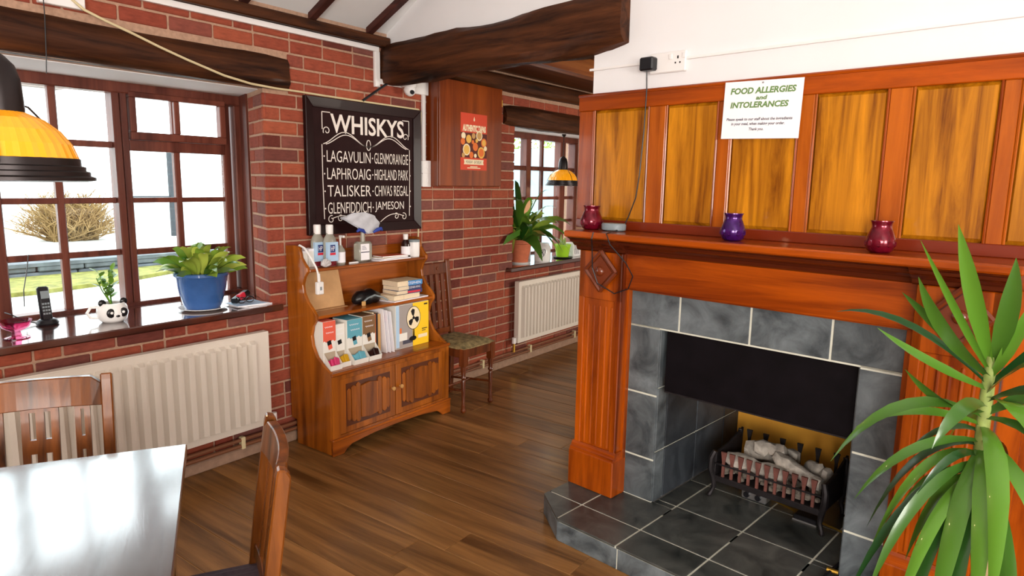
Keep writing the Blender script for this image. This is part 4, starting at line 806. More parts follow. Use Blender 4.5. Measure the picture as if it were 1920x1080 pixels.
pl_ = [(BY0-.008, 0), (BY0+.07, 0), (BY0+.09, .02), (BY0+.13, .042), (BY0+.3, .058), (BY0+.49, .062), (BY0+.68, .058), (BY0+.85, .042), (BY0+.885, .02), (BY0+.905, 0), (BY1+.008, 0), (BY1+.008, .09), (BY0-.008, .09)]
bc.part('plinth', MB().prism(pl_, 'x', .385, .405), M['case_y'], bevel=.003); bc.part('plinth_moulding', MB().box(.37, .410, BY0-.01, BY1+.01, .085, .10), M['case_y'], bevel=.005)
for y0, y1, ky in ((BY0+.055, 2.785, 2.755), (2.791, BY1-.055, 2.822)):
    d = bc.part('door', MB().box(.372, .392, y0, y1, .112, .44), M['case'], bevel=.003); w_ = y1-y0
    pr = [(.0, .10), (.10, .06), (.24, .03), (.40, .012), (.60, .012), (.76, .03), (.90, .06), (1.0, .10)]
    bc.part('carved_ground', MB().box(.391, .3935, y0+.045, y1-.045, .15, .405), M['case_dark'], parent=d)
    xs = [0, .09, .2, .3, .7, .8, .91, 1]
    for k in range(7):
        a, b = y0+.05+(w_-.10)*xs[k], y0+.05+(w_-.10)*xs[k+1]; e = (.042, .03, .018, .032, .018, .03, .042)[k]; h_ = (.004, .009, .006, .011, .006, .009, .004)[k]
        bc.part('linenfold', MB().prism([(a+.001, .15+e), ((a+b)/2, .15+e-.012), (b-.001, .15+e), (b-.001, .405-e), ((a+b)/2, .405-e+.012), (a+.001, .405-e)], 'x', .392, .394+h_), M['case'], parent=d, bevel=.002)
    bc.part('knob', MB().lathe([(.0, 0), (.006, 0), (.006, .01), (.013, .018), (.012, .026), (0, .03)], (0, 0, 0), 12).xf(lambda p: (.391+p.z, ky+p.x, .295+p.y)), M['foodC'], parent=d, smooth=True)

# ------------------------------------------------------------------ things on the bookcase
SH1, SH2, SH3 = 1.055, .793, .486
def facepart(t, name, o, ux, uy, rect, mat, parent=None):
    a, b, c, e = rect; t.part(name, MB().quad(*[Vector(o)+Vector(ux)*p+Vector(uy)*q for p, q in ((a, c), (b, c), (b, e), (a, e))]), mat, parent)
UXY, UZ = Vector((0, 1, 0)), Vector((0, 0, 1))
for i, (x, y, lb) in enumerate(((.152, 2.503, 'brown sauce squeeze bottle with blue label, front one on the bookcase'), (.105, 2.452, 'brown sauce squeeze bottle half hidden behind the front one'))):
    t = Thing('sauce_bottle', lb, 'bottle', (x, y, SH1), group='sauce bottles on the bookcase top')
    t.part('bottle', MB().lathe([(.0, 0), (.036, 0), (.04, .008), (.04, .145), (.034, .165), (.022, .185), (.02, .195)], (x, y, SH1), 16, .62, 1.12), M['bottle'], smooth=True); t.part('sauce', MB().lathe([(0, .001), (.037, .001), (.0405, .009), (.0405, .032), (0, .032)], (x, y, SH1), 16, .62, 1.12), M['sauce'], smooth=True)
    t.part('cap', MB().lathe([(.021, .188), (.022, .235), (.020, .243), (0, .243)], (x, y, SH1), 14), M['white'], smooth=True)
    lb_ = t.part('label_sheet', MB().box(x+.0, x+.0275, y-.039, y+.039, SH1+.03, SH1+.142), M['label_blue']); o_ = Vector((x+.0279, y-.039, SH1+.03))
    facepart(t, 'emblem', o_, UXY, UZ, (.020, .056, .052, .096), M['navy'], lb_); facepart(t, 'ribbon', o_, UXY, UZ, (.018, .058, .036, .050), M['redink'], lb_)
    t.part('lettering', text(MB(), 'HP', o_+Vector((.0004, 0, 0)), UXY, UZ, .025, .051, .06, .088), M['paper'], lb_)
t = Thing('pump_bottle', 'small clear pump bottle with white label beside the sauce bottles', 'bottle', (.13, 2.598, SH1))
t.part('bottle', MB().lathe([(.0, 0), (.026, 0), (.028, .006), (.028, .085), (.014, .105), (.012, .115)], (.13, 2.598, SH1), 14), M['bottle'], smooth=True); t.part('label_sheet', MB().lathe([(.0285, .012), (.0285, .075)], (.13, 2.598, SH1), 14), M['paper']); t.part('pump', MB().tube([(.13, 2.598, SH1+.11), (.13, 2.598, SH1+.168)], .006, 8).box(.125, .165, 2.592, 2.604, SH1+.162, SH1+.174), M['white'])
t = Thing('sanitizer_bottle', 'square clear sanitiser bottle with white label under a face mask', 'bottle', (.11, 2.79, SH1))
t.part('bottle', MB().box(.075, .145, 2.735, 2.845, SH1, SH1+.125), M['bottle'], bevel=.014, smooth=True); t.part('neck', MB().tube([(.11, 2.79, SH1+.122), (.11, 2.79, SH1+.20)], .014, 10), M['bottle'])
lb_ = t.part('label_sheet', MB().box(.1445, .1465, 2.742, 2.81, SH1+.012, SH1+.112), M['paper']); o_ = Vector((.1469, 2.742, SH1+.012)); facepart(t, 'label_band', o_, UXY, UZ, (.0, .068, .046, .052), M['grey_ink'], lb_)
for k in range(3): facepart(t, 'label_line', o_, UXY, UZ, (.010, .048-.006*k, .066+.009*k, .069+.009*k), M['grey_ink'], lb_)
fm = Thing('face_mask', 'pale folded face mask with blue ties hung over the square bottle', 'mask', (.115, 2.785, 1.25)); Uc = [(2.631, 1.336), (2.70, 1.360), (2.772, 1.364), (2.85, 1.338), (2.90, 1.292), (2.924, 1.242)]; Lc = [(2.631, 1.330), (2.70, 1.295), (2.76, 1.254), (2.812, 1.226), (2.87, 1.232), (2.924, 1.238)]
def ev(c, t): k = min(int(t*5), 4); f = t*5-k; return [c[k][q]*(1-f)+c[k+1][q]*f for q in (0, 1)]
mb = MB(); nA, nB = 20, 6; vs = []
for i in range(nA+1):
    t_ = i/nA; a, b = ev(Uc, t_), ev(Lc, t_)
    for j in range(nB+1): s_ = j/nB; vs.append((.115+.045*math.sin(math.pi*t_)*(1-.4*s_)+.006*math.sin(i*1.3+j), a[0]*(1-s_)+b[0]*s_, a[1]*(1-s_)+b[1]*s_))
mb.add(vs, [(i*(nB+1)+j, (i+1)*(nB+1)+j, (i+1)*(nB+1)+j+1, i*(nB+1)+j+1) for i in range(nA) for j in range(nB)]); mb.add([Vector(v)-Vector((.02, 0, .004)) for v in vs], [(i*(nB+1)+j, i*(nB+1)+j+1, (i+1)*(nB+1)+j+1, (i+1)*(nB+1)+j) for i in range(nA) for j in range(nB)])
fm.part('cloth', mb, M['mask'], smooth=True)
for y, s in ((2.885, 1), (2.748, -1)): fm.part('tie', MB().tube([(.14, y-.035*s, 1.235), (.15, y-.01*s, 1.25), (.15, y+.02*s, 1.258), (.145, y+.035*s, 1.245)], [.006, .012, .011, .006], 8), M['bluetie'], smooth=True)
t = Thing('medicine_bottle', 'small brown glass bottle with white cap at the bookcase right end', 'bottle', (.105, 3.165, SH1)); c_ = (.105, 3.165, SH1)
t.part('bottle', MB().lathe([(.0, 0), (.03, 0), (.031, .005), (.031, .085), (.024, .103), (.014, .112), (.013, .12)], c_, 16), M['brownglass'], smooth=True); t.part('cap', MB().lathe([(.016, .115), (.017, .148), (.014, .152), (0, .152)], c_, 14), M['white'], smooth=True); t.part('label_sheet', MB().lathe([(.0316, .012), (.0316, .07)], c_, 16), M['paper'])
t = Thing('white_canister', 'white ribbed canister with grey lid at the bookcase right end', 'canister', (.135, 3.222, SH1)); c_ = (.135, 3.215, SH1)
t.part('body', MB().lathe([(.0, 0), (.034, 0), (.036, .01), (.037, .098), (.035, .104)], c_, 18), M['white'], smooth=True); t.part('lid', MB().lathe([(.038, .098), (.038, .112), (.034, .115), (0, .113)], c_, 18), M['grey_plastic'], smooth=True)
for k, (mm, a, lb) in enumerate((('paper', 0, 'white magazine lowest of the pile on the bookcase top'), ('cream', 6, 'cream leaflet in the middle of the pile on the bookcase top'), ('magred', -5, 'red covered magazine on top of the pile on the bookcase'))):
    t = Thing('magazine', lb, 'magazine', (.11, 3.0, SH1+.007*k), group='magazines on the bookcase top'); rm = Matrix.Rotation(R(a), 3, 'Z'); t.part('pages', MB().obox((.115-.006*k, 2.985+.02*k, SH1+.0035+.007*k), (.165-.03*k, .27-.035*k, .0062), rm), M['paper']); t.part('cover', MB().obox((.115-.006*k, 2.985+.02*k, SH1+.0068+.007*k), (.166-.03*k, .271-.035*k, .0006), rm), M[mm])
for k, (y, h, lb) in enumerate(((2.350, .095, 'white carton at the far left of the bookcase top'), (2.400, .105, 'white carton right beside the leftmost one on the bookcase'))):
    t = Thing('white_carton', lb, 'carton', (.09, y, SH1)); t.part('body', MB().box(.06, .12, y-.022, y+.022, SH1, SH1+h), M['cardwhite'], bevel=.002); t.part('lid', MB().box(.059, .121, y-.023, y+.023, SH1+h-.012, SH1+h+.001), M['paper'])
t = Thing('crumpled_wrapper', 'small crumpled grey plastic wrapper before the sauce bottles', 'wrapper', (.185, 2.45, SH1)); mb = MB(); mb.sphere((.183, 2.448, SH1+.024), .03, 12, (.45, 1.2, .8)); mb.xf(lambda p: p+Vector((random.uniform(-.004, .004), random.uniform(-.006, .006), random.uniform(-.004, .004)) if p.z > SH1+.008 else (0, 0, 0))); t.part('film', mb, plain('wrapper_film', (196, 190, 190), .3, noise=.1)); t.part('twist', MB().tube([(.19, 2.44, SH1+.03), (.20, 2.44, SH1+.05)], .006, 6), plain('wrapper_twist', (210, 206, 206), .3))
t = Thing('white_pen', 'white pen lying on the bookcase top before the pump bottle', 'pen', (.165, 2.665, SH1)); t.part('barrel', MB().tube([(.165, 2.635, SH1+.006), (.165, 2.70, SH1+.006)], .006, 8), M['white']); t.part('tip', MB().tube([(.165, 2.70, SH1+.006), (.165, 2.712, SH1+.006)], [.005, .0015], 8), M['grey_plastic'])
t = Thing('extension_lead', 'white extension lead hanging off the bookcase left side', 'lead', (.2, 2.34, .95)); t.part('cord', MB().tube([(.06, 2.33, 1.10), (.08, 2.325, 1.155), (.11, 2.325, 1.185), (.15, 2.33, 1.17), (.19, 2.345, 1.11), (.21, 2.36, 1.06), (.222, 2.363, 1.02), (.225, 2.365, .98)], .006, 8), M['white'], smooth=True)
t.part('cord_grip', MB().tube([(.222, 2.363, 1.03), (.224, 2.364, .985)], .009, 8), M['white']); s_ = t.part('socket_block', MB().box(.212, .238, 2.344, 2.388, .91, .982), M['white'], bevel=.004); t.part('socket_hole', MB().box(.2375, .2395, 2.360, 2.372, .935, .955), M['grey_plastic'], s_)
# middle shelf
t = Thing('kraft_board', 'plain brown kraft carton panel leaning on the middle shelf', 'carton', (.1, 2.5, SH2)); t.part('panel', MB().prism([(.085, SH2), (.10, SH2), (.04, SH2+.236), (.026, SH2+.236)], 'y', 2.352, 2.645), M['kraft']); t.part('flap', MB().prism([(.10, SH2), (.135, SH2), (.135, SH2+.002), (.1, SH2+.003)], 'y', 2.36, 2.64), M['kraft'])
t = Thing('black_bag', 'black glossy pouch with a pale strap on the middle shelf', 'pouch', (.15, 2.78, SH2)); mb = MB().sphere((.15, 2.775, SH2+.038), .1, 18, (.55, 1.12, .52)); mb.xf(lambda p: (p.x, p.y, max(p.z, SH2+.001)+.006*math.sin(p.y*70))); t.part('pouch', mb, M['ink'], smooth=True); t.part('strap', MB().tube([(.20, 2.70, SH2+.02), (.205, 2.74, SH2+.045), (.20, 2.80, SH2+.055), (.205, 2.86, SH2+.035), (.21, 2.90, SH2+.012)], .006, 6), M['grey_plastic']); t.part('buckle', MB().box(.2, .212, 2.69, 2.72, SH2, SH2+.03), M['foodC'], bevel=.004)
t = Thing('magazine', 'thin white magazine under the books on the middle shelf', 'magazine', (.17, 3.05, SH2)); t.part('pages', MB().obox((.165, 3.06, SH2+.003), (.19, .33, .005), Matrix.Rotation(R(4), 3, 'Z')), M['paper']); t.part('cover', MB().obox((.165, 3.06, SH2+.0058), (.191, .331, .0006), Matrix.Rotation(R(4), 3, 'Z')), M['paper'])
z = SH2+.006
for k, (th, ln, dp, a, cv, lb) in enumerate(((.030, .24, .15, 3, 'pagecream', 'cream paperback at the bottom of the book stack'), (.026, .215, .145, -3, 'navybook', 'navy paperback second from the bottom of the book stack'), (.028, .21, .145, 2, 'navybook', 'dark blue paperback under the light blue one in the stack'), (.032, .215, .15, -2, 'bluebook', 'light blue paperback on top of the book stack'))):
    t = Thing('paperback_book', lb, 'book', (.16, 3.06, z), group='paperbacks stacked on the middle shelf'); rm = Matrix.Rotation(R(a), 3, 'Z'); c = Vector((.165, 3.055+(.02 if k else -.015), z+th/2))
    t.part('pages', MB().obox(c+rm @ Vector((-.002, -.002, 0)), (dp-.004, ln-.004, th-.004), rm), M['pagecream']); cv_ = MB(); cv_.obox(c+Vector((0, 0, th/2-.001)), (dp, ln, .002), rm); cv_.obox(c-Vector((0, 0, th/2-.001)), (dp, ln, .002), rm); t.part('cover', cv_, M['cream'] if k == 3 else M[cv])
    sp = MB().obox(c+rm @ Vector((dp/2-.001, .045, 0)), (.0025, ln-.09, th), rm); t.part('spine', sp, M[cv])
    if k: 
        o_ = c+rm @ Vector((dp/2+.0006, 0, -th*.28)); t.part('spine_print', MB().quad(*[o_+rm @ Vector((0, p, q)) for p, q in ((-.02, 0), (.09, 0), (.09, th*.45), (-.02, th*.45))]) if k == 1 else text(MB(), ('', '', 'STEPHEN KING', 'STEPHEN')[k], o_, rm @ UXY, UZ, -.02, .09, 0, th*.5), M['paper'] if k != 1 else M['redink'])
    z += th
# lower bay: four carton dispensers, upright books, leaflets, fan carton
def dispenser(y0, y1, h, band, foil, lb, xf_=.30, tray=True):
    t = Thing('snack_carton', lb, 'carton', (xf_-.06, (y0+y1)/2, SH3), group='snack cartons on the cabinet top'); w_ = y1-y0
    t.part('carton', MB().box(xf_-.13, xf_, y0+.001, y1-.001, SH3, SH3+h), M['cardwhite'], bevel=.001); o_ = Vector((xf_+.0006, y0, SH3))
    n = 9; pts = [(0.001, h-.001)]+[(.001+(w_-.002)*i/n, h*.58+.006*math.sin(i*2.1)) for i in range(n+1)]+[(w_-.001, h-.001)]
    b_ = t.part('print_band', MB().add([o_+UXY*a+UZ*b for a, b in pts], [tuple(range(len(pts)))]), M[band]); t.part('top_print', MB().quad(*[(x, y, SH3+h+.0006) for x, y in ((xf_-.129, y0+.002), (xf_-.001, y0+.002), (xf_-.001, y1-.002), (xf_-.129, y1-.002))]), M[band], b_)
    sq = MB()
    for r0, zz in ((.14, .88), (.22, .76)): ribbon(sq, [(w_*(r0+.6*i/14), h*zz+.005*math.sin(i*2.3)) for i in range(15)], .0028, o_+Vector((.0005, 0, 0)), UXY, UZ)
    t.part('script_print', sq, M['paper'], b_)
    a = R(14); u2 = UXY*math.cos(a)+UZ*math.sin(a); v2 = -UXY*math.sin(a)+UZ*math.cos(a); oo = o_+UXY*w_*.42+UZ*h*.40+Vector((.001, 0, 0)); facepart(t, 'logo_patch', oo, u2, v2, (0, .028, .026, .052), M['ink'], b_); facepart(t, 'logo_patch', oo, u2, v2, (0, .028, 0, .026), M[band], b_)
    if tray:
        tr = MB(); hh = h*.36; tr.add([(xf_, y0+.003, SH3+.001), (xf_+.055, y0+.003, SH3+.001), (xf_+.06, y0+.003, SH3+.032), (xf_, y0+.003, SH3+hh), (xf_, y1-.003, SH3+.001), (xf_+.055, y1-.003, SH3+.001), (xf_+.06, y1-.003, SH3+.032), (xf_, y1-.003, SH3+hh)], [(0, 1, 2, 3), (4, 7, 6, 5), (1, 5, 6, 2), (0, 4, 5, 1)]); t.part('tray', tr, M['cardwhite'])
        facepart(t, 'opening', Vector((xf_+.0008, y0+.006, SH3+.004)), UXY, UZ, (0, w_-.012, 0, hh-.006), M['inner']); r_ = random.Random(int(y0*100))
        for k in range(3):
            rm = Matrix.Rotation(r_.uniform(-.5, .5), 3, 'X') @ Matrix.Rotation(R(-35), 3, 'Y'); t.part('sachet', MB().obox((xf_+.026+.006*k, y0+w_*(.3+.2*k), SH3+.03+.008*k), (.012, w_*.42, .05), rm), M[foil], bevel=.004)
dispenser(2.322, 2.412, .278, 'coral', 'pink', 'white and coral snack carton leftmost on the cabinet top', .30)
dispenser(2.414, 2.49, .246, 'cardwhite', 'mustard', 'white snack carton with mustard sachets beside the coral one', .285)
dispenser(2.494, 2.608, .262, 'teal', 'teal', 'white and teal snack carton in the middle of the row', .30)
dispenser(2.610, 2.712, .266, 'brown', 'brownglass', 'white and brown snack carton rightmost of the row', .30)
for k, (w_, mm, h, lb) in enumerate(((.012, 'cream', .27, 'thin cream book standing next to the brown snack carton'), (.014, 'foodB', .26, 'thin orange book standing among the upright books'), (.016, 'dark_ink', .265, 'thin dark book standing among the upright books'), (.020, 'foodC', .255, 'tan book standing nearest the white leaflets'))):
    y = 2.716+sum((.012, .014, .016, .020)[:k])+.001*k; t = Thing('upright_book', lb, 'book', (.2, y, SH3), group='upright books on the cabinet top'); t.part('cover', MB().box(.10, .27, y, y+w_, SH3, SH3+h), M[mm], bevel=.001); t.part('pages', MB().box(.098, .268, y+.002, y+w_-.002, SH3+.002, SH3+h+.0005), M['pagecream'])
for k, lb in enumerate(('white leaflet leaning beside the upright books', 'white leaflet leaning in the middle of the three leaflets', 'white leaflet leaning against the yellow fan carton')):
    t = Thing('leaflet', lb, 'leaflet', (.25, 2.82+.022*k, SH3), group='white leaflets on the cabinet top'); y = 2.80+.024*k; t.part('sheet', MB().add([(x, y+dy+(.018 if z < .6 else -.012), z) for dy in (0, .004) for x, z in ((.14, SH3), (.285+.008*k, SH3), (.285+.008*k, SH3+.285-.01*k), (.14, SH3+.285-.01*k))], [(0, 1, 2, 3), (7, 6, 5, 4), (0, 4, 5, 1), (1, 5, 6, 2), (2, 6, 7, 3), (3, 7, 4, 0)]), M['paper'])
    t.part('logo_print', MB().box(.25, .283, y-.0006, y+.0002, SH3+.19, SH3+.23), M['pink'] if k == 0 else M['teal'])
t = Thing('fan_carton', 'yellow and grey carton picturing a black desk fan', 'carton', (.22, 3.07, SH3)); y0, y1, h, xf_ = 2.905, 3.205, .286, .275
t.part('carton', MB().box(.13, xf_, y0, y1, SH3, SH3+h), M['cardwhite'], bevel=.001); o_ = Vector((xf_+.0006, y0, SH3)); facepart(t, 'yellow_print', o_, UXY, UZ, (.15, y1-y0-.0005, .0005, h-.0005), M['yellow']); facepart(t, 'photo_print', o_, UXY, UZ, (.002, .152, .002, h-.002), M['greyprint']); facepart(t, 'photo_print', o_+Vector((.0003, 0, 0)), UXY, UZ, (.002, .10, .05, .10), M['cardwhite']); facepart(t, 'photo_print', o_+Vector((.0003, 0, 0)), UXY, UZ, (.06, .15, .025, .05), M['grey_ink'])
facepart(t, 'photo_print', o_+Vector((.0004, 0, 0)), UXY, UZ, (.002, .03, .01, h-.002), M['label_blue']); facepart(t, 'photo_print', o_+Vector((.0006, 0, 0)), UXY, UZ, (.035, .05, .10, .135), M['foodB'])
fo = o_+Vector((.0008, 0, 0)); t.part('fan_print', disc(MB(), (.158, .188), .064, fo, UXY, UZ, 28, .078), M['ink']); t.part('fan_print', disc(MB(), (.158, .188), .060, fo+Vector((.0003, 0, 0)), UXY, UZ, 28, .074), M['cream'])
fb = MB(); fo2 = fo+Vector((.0006, 0, 0))
for k in range(3):
    a = R(100+120*k); pts = [(.158+rr*math.cos(a+da), .188+1.2*rr*math.sin(a+da)) for rr, da in ((.006, 0), (.026, -.5), (.046, -.42), (.052, 0), (.046, .38), (.024, .5))]; fb.add([fo2+UXY*p+UZ*q for p, q in pts], [tuple(range(6))])
disc(fb, (.158, .188), .011, fo2+Vector((.0001, 0, 0)), UXY, UZ, 12); fb.quad(*[fo2+UXY*p+UZ*q for p, q in ((.152, .06), (.166, .06), (.164, .115), (.156, .115))]); disc(fb, (.15, .052), .034, fo2, UXY, UZ, 16, .016); t.part('fan_print', fb, M['ink'])
mb = MB(); facepart(t, 'small_print', fo, UXY, UZ, (.235, .285, .10, .106), M['dark_ink']); facepart(t, 'small_print', fo, UXY, UZ, (.235, .27, .088, .093), M['dark_ink']); facepart(t, 'small_print', fo, UXY, UZ, (.20, .285, .045, .068), M['cream']); facepart(t, 'small_print', fo, UXY, UZ, (.255, .288, .262, .272), M['dark_ink'])
# ------------------------------------------------------------------ yucca at the right
yu, yv = -.215, 1.93
yc = Thing('potted_yucca', 'tall potted yucca with long arching green leaves at the right', 'plant', (yu, yv, 0), 'F')
yc.part('pot', MB().lathe([(0, 0), (.10, 0), (.105, .01), (.135, .22), (.14, .24), (.13, .24), (.12, .21), (0, .21)], (yu, yv, 0), 24), M['terracotta'], smooth=True); yc.part('soil', MB().lathe([(.122, .212), (0, .22)], (yu, yv, 0), 20), M['soil'])
r_ = random.Random(3); tz = [.2+i*.055 for i in range(11)]; yc.part('trunk', MB().tube([(yu+.018+.003*math.sin(i*1.3), yv, z) for i, z in enumerate(tz)], [.029+.003*math.sin(i*2.1) for i in range(11)], 14), M['bark'], smooth=True)
yc.part('cut_top', MB().lathe([(.024, 0), (.02, .003), (0, .003)], (yu+.018, yv, .75), 12), M['cane_top'])
yc.part('stem', MB().tube([(yu-.002, yv-.02, .64), (yu-.012, yv-.03, .72), (yu-.016, yv-.03, .80), (yu-.022, yv-.026, .92), (yu-.024, yv-.02, 1.05), (yu-.024, yv-.02, 1.17)], [.009, .010, .0115, .014, .015, .012], 10), M['stem'], smooth=True)
def yl(zb, tip, ctrl, wd, side=None, dv=0):
    B = Vector((yu-.022, yv-.025, zb)); T_ = Vector(tip); C_ = Vector(ctrl); tg = (T_-B).normalized(); sv = tg.cross(Vector((0, 0, 1))); sv = Matrix.Rotation(.75 if tg.x > 0 else -.75, 3, tg) @ sv; mb = leaf_strip(B, C_, T_, wd*(.8 if side else .66), 9, .22, Vector(side) if side else sv); yc.part('leaf', mb, M['yucca'], smooth=True)
S_ = (1, -.25, 0)   # blades that show their flat side to the room
spec = [(1.14, (-.337, 1.90, 1.478), (-.29, 1.88, 1.33), .052, S_), (1.13, (-.404, 1.86, 1.438), (-.30, 1.86, 1.25), .026, S_), (1.12, (-.395, 1.84, 1.35), (-.34, 1.82, 1.22), .05, S_),
 (1.10, (-.58, 1.86, 1.235), (-.42, 1.84, 1.29), .03, None), (1.09, (-.463, 1.80, 1.219), (-.36, 1.80, 1.15), .042, None), (1.04, (-.402, 1.84, 1.118), (-.30, 1.84, 1.02), .045, S_),
 (1.02, (-.535, 1.78, .852), (-.40, 1.76, 1.13), .046, None), (.98, (-.418, 1.92, .833), (-.32, 1.9, 1.02), .03, None), (.95, (-.459, 1.88, .659), (-.36, 1.84, .98), .034, None), (.93, (-.424, 1.80, .648), (-.34, 1.78, .98), .036, None),
 (.90, (-.454, 1.74, .511), (-.36, 1.74, .88), .036, None), (.88, (-.357, 1.86, .617), (-.31, 1.84, .86), .042, None), (.86, (-.305, 1.72, .47), (-.31, 1.74, .80), .044, S_), (.95, (-.262, 1.70, .48), (-.25, 1.72, .85), .055, S_), (.85, (-.225, 1.70, .46), (-.235, 1.70, .76), .05, S_),
 (1.15, (-.215, 1.88, 1.41), (-.20, 1.86, 1.30), .055, S_), (1.12, (-.16, 1.90, 1.36), (-.19, 1.87, 1.22), .035, S_), (1.10, (-.05, 1.95, 1.30), (-.12, 1.90, 1.25), .05, None), (1.06, (.02, 1.85, 1.05), (-.10, 1.80, 1.2), .05, None), (1.02, (.04, 1.80, .80), (-.06, 1.78, 1.08), .05, None), (.97, (.0, 1.74, .62), (-.10, 1.74, .95), .05, None), (.90, (-.10, 1.72, .48), (-.14, 1.72, .85), .05, S_), (1.0, (-.155, 1.68, .62), (-.16, 1.70, 1.02), .055, S_),
 (1.0, (-.36, 2.06, .75), (-.30, 2.0, 1.05), .04, None), (.95, (-.20, 2.14, .72), (-.2, 2.06, 1.0), .045, None), (.9, (-.05, 2.08, .6), (-.1, 2.0, .9), .045, None), (1.1, (-.24, 2.10, 1.36), (-.23, 2.0, 1.28), .05, None), (1.05, (-.30, 1.70, .98), (-.26, 1.72, 1.12), .05, None), (1.08, (-.14, 1.72, 1.2), (-.17, 1.8, 1.2), .05, None), (.87, (-.38, 1.84, .76), (-.31, 1.84, .92), .03, None), (.92, (-.33, 1.76, .84), (-.27, 1.78, .99), .03, None), (.84, (-.16, 1.76, .64), (-.18, 1.8, .86), .035, None), (1.0, (-.50, 1.84, .94), (-.38, 1.82, 1.06), .036, None), (.96, (-.47, 1.78, .77), (-.36, 1.76, 1.0), .038, None), (.91, (-.40, 1.70, .56), (-.34, 1.72, .9), .04, None), (.89, (-.335, 1.70, .52), (-.30, 1.72, .84), .04, S_), (1.12, (-.44, 1.90, 1.30), (-.36, 1.88, 1.24), .036, S_), (1.07, (-.08, 1.78, .9), (-.12, 1.8, 1.12), .05, S_), (1.03, (-.02, 1.9, 1.16), (-.1, 1.88, 1.16), .045, S_), (.94, (-.18, 1.69, .56), (-.19, 1.7, .9), .05, S_)]
for s_ in spec: yl(s_[0], s_[1], s_[2], s_[3], s_[4])

# ------------------------------------------------------------------ plants and things on the near window sill
SZ = .852
def foliage(t, c, n, L0, L1, wd, mat, seed, zlift=1.0, droop=.4, spread=1.0, shape='oval', base_r=.03, lim=None):
    r_ = random.Random(seed)
    for k in range(n):
        a = 2*math.pi*(k*.381966)+r_.uniform(-.3, .3); q = (k+.5)/n; L_ = r_.uniform(L0, L1); el = (1-q)*1.25+.12
        d = Vector((math.cos(a), math.sin(a), 0)); b = Vector(c)+d*base_r*q; hor = math.cos(el)*L_*spread; ver = math.sin(el)*L_*zlift
        ct = b+d*hor*.55+Vector((0, 0, ver*.8+L_*.22)); tp = b+d*hor+Vector((0, 0, ver-L_*droop*q*.6+L_*.06)); tg = (tp-b).normalized(); ro = r_.uniform(-.9, .9); sdv = tg.cross(Vector((0, 0, 1))); sdv = Matrix.Rotation(ro, 3, tg) @ (sdv if sdv.length > .1 else tg.orthogonal()); mb = leaf_strip(b, ct, tp, wd*r_.uniform(.8, 1.15), 6, .18, sdv, shape); t.part('leaf', mb.xf(lim) if lim else mb, mat, smooth=True)
bp = Thing('potted_plant', 'leafy yellow-green plant in a big blue glazed pot on the left sill', 'plant', (-.135, 1.872, SZ)); c_ = (-.135, 1.872, SZ)
bp.part('saucer', MB().lathe([(0, 0), (.085, 0), (.122, .01), (.124, .014), (.09, .008), (0, .006)], c_, 28), M['porcelain'], smooth=True); bp.part('pot', MB().lathe([(0, .008), (.086, .008), (.098, .03), (.122, .12), (.13, .178), (.138, .186), (.138, .2), (.128, .204), (.12, .19), (.0, .185)], c_, 32), M['blue'], smooth=True); bp.part('soil', MB().lathe([(.12, .188), (0, .192)], c_, 20), M['soil'])
foliage(bp, (c_[0], c_[1], SZ+.185), 70, .13, .215, .058, M['leaf'], 5, .80, .12, .95, 'oval', .10, lambda p: (max(p.x, -.47), p.y, p.z))
pm = Thing('panda_mug', 'white panda face mug with a small leafy sprig on the left sill', 'mug', (-.145, 1.418, SZ)); c_ = (-.145, 1.418, SZ)
pm.part('mug', MB().lathe([(0, 0), (.045, 0), (.062, .015), (.07, .045), (.066, .075), (.054, .095), (.05, .095), (.058, .07), (.06, .04), (0, .02)], c_, 24), M['porcelain'], smooth=True); pm.part('soil', MB().lathe([(.054, .08), (0, .084)], c_, 16), M['soil'])
pm.part('handle', MB().tube([(c_[0]-.01, c_[1]-.06, SZ+.078), (c_[0]-.012, c_[1]-.09, SZ+.08), (c_[0]-.012, c_[1]-.108, SZ+.055), (c_[0]-.012, c_[1]-.095, SZ+.03), (c_[0]-.01, c_[1]-.062, SZ+.025)], .007, 8), M['porcelain'], smooth=True)
vd = Vector((CAMX-c_[0], -c_[1], 0)).normalized(); sd = Vector((-vd.y, vd.x, 0)); up_ = Vector((0, 0, 1)); vd = (vd+sd*.35).normalized(); sd = Vector((-vd.y, vd.x, 0)); cc_ = Vector(c_)
for s in (-1, 1):
    e_ = pm.part('eye_patch', MB().sphere((0, 0, 0), .02, 12, (.35, 1, 1.15)).xf(lambda p: cc_+up_*.052+vd*(.062+p.x)+sd*(s*.028+p.y)+up_*p.z), M['ink'], smooth=True); pm.part('pupil', MB().sphere((0, 0, 0), .007, 8, (.5, 1, 1)).xf(lambda p: cc_+up_*.054+vd*(.0685+p.x)+sd*(s*.026+p.y)+up_*p.z), M['porcelain'], e_, smooth=True)
    pm.part('ear', MB().sphere((0, 0, 0), .018, 10, (.6, 1, 1)).xf(lambda p: cc_+up_*.098+vd*(.015+p.x)+sd*(s*.048+p.y)+up_*p.z), M['ink'], smooth=True)
pm.part('nose', MB().sphere((0, 0, 0), .008, 8, (.6, 1.2, .8)).xf(lambda p: cc_+up_*.036+vd*(.069+p.x)+sd*p.y+up_*p.z), M['ink'], smooth=True)
r_ = random.Random(8)
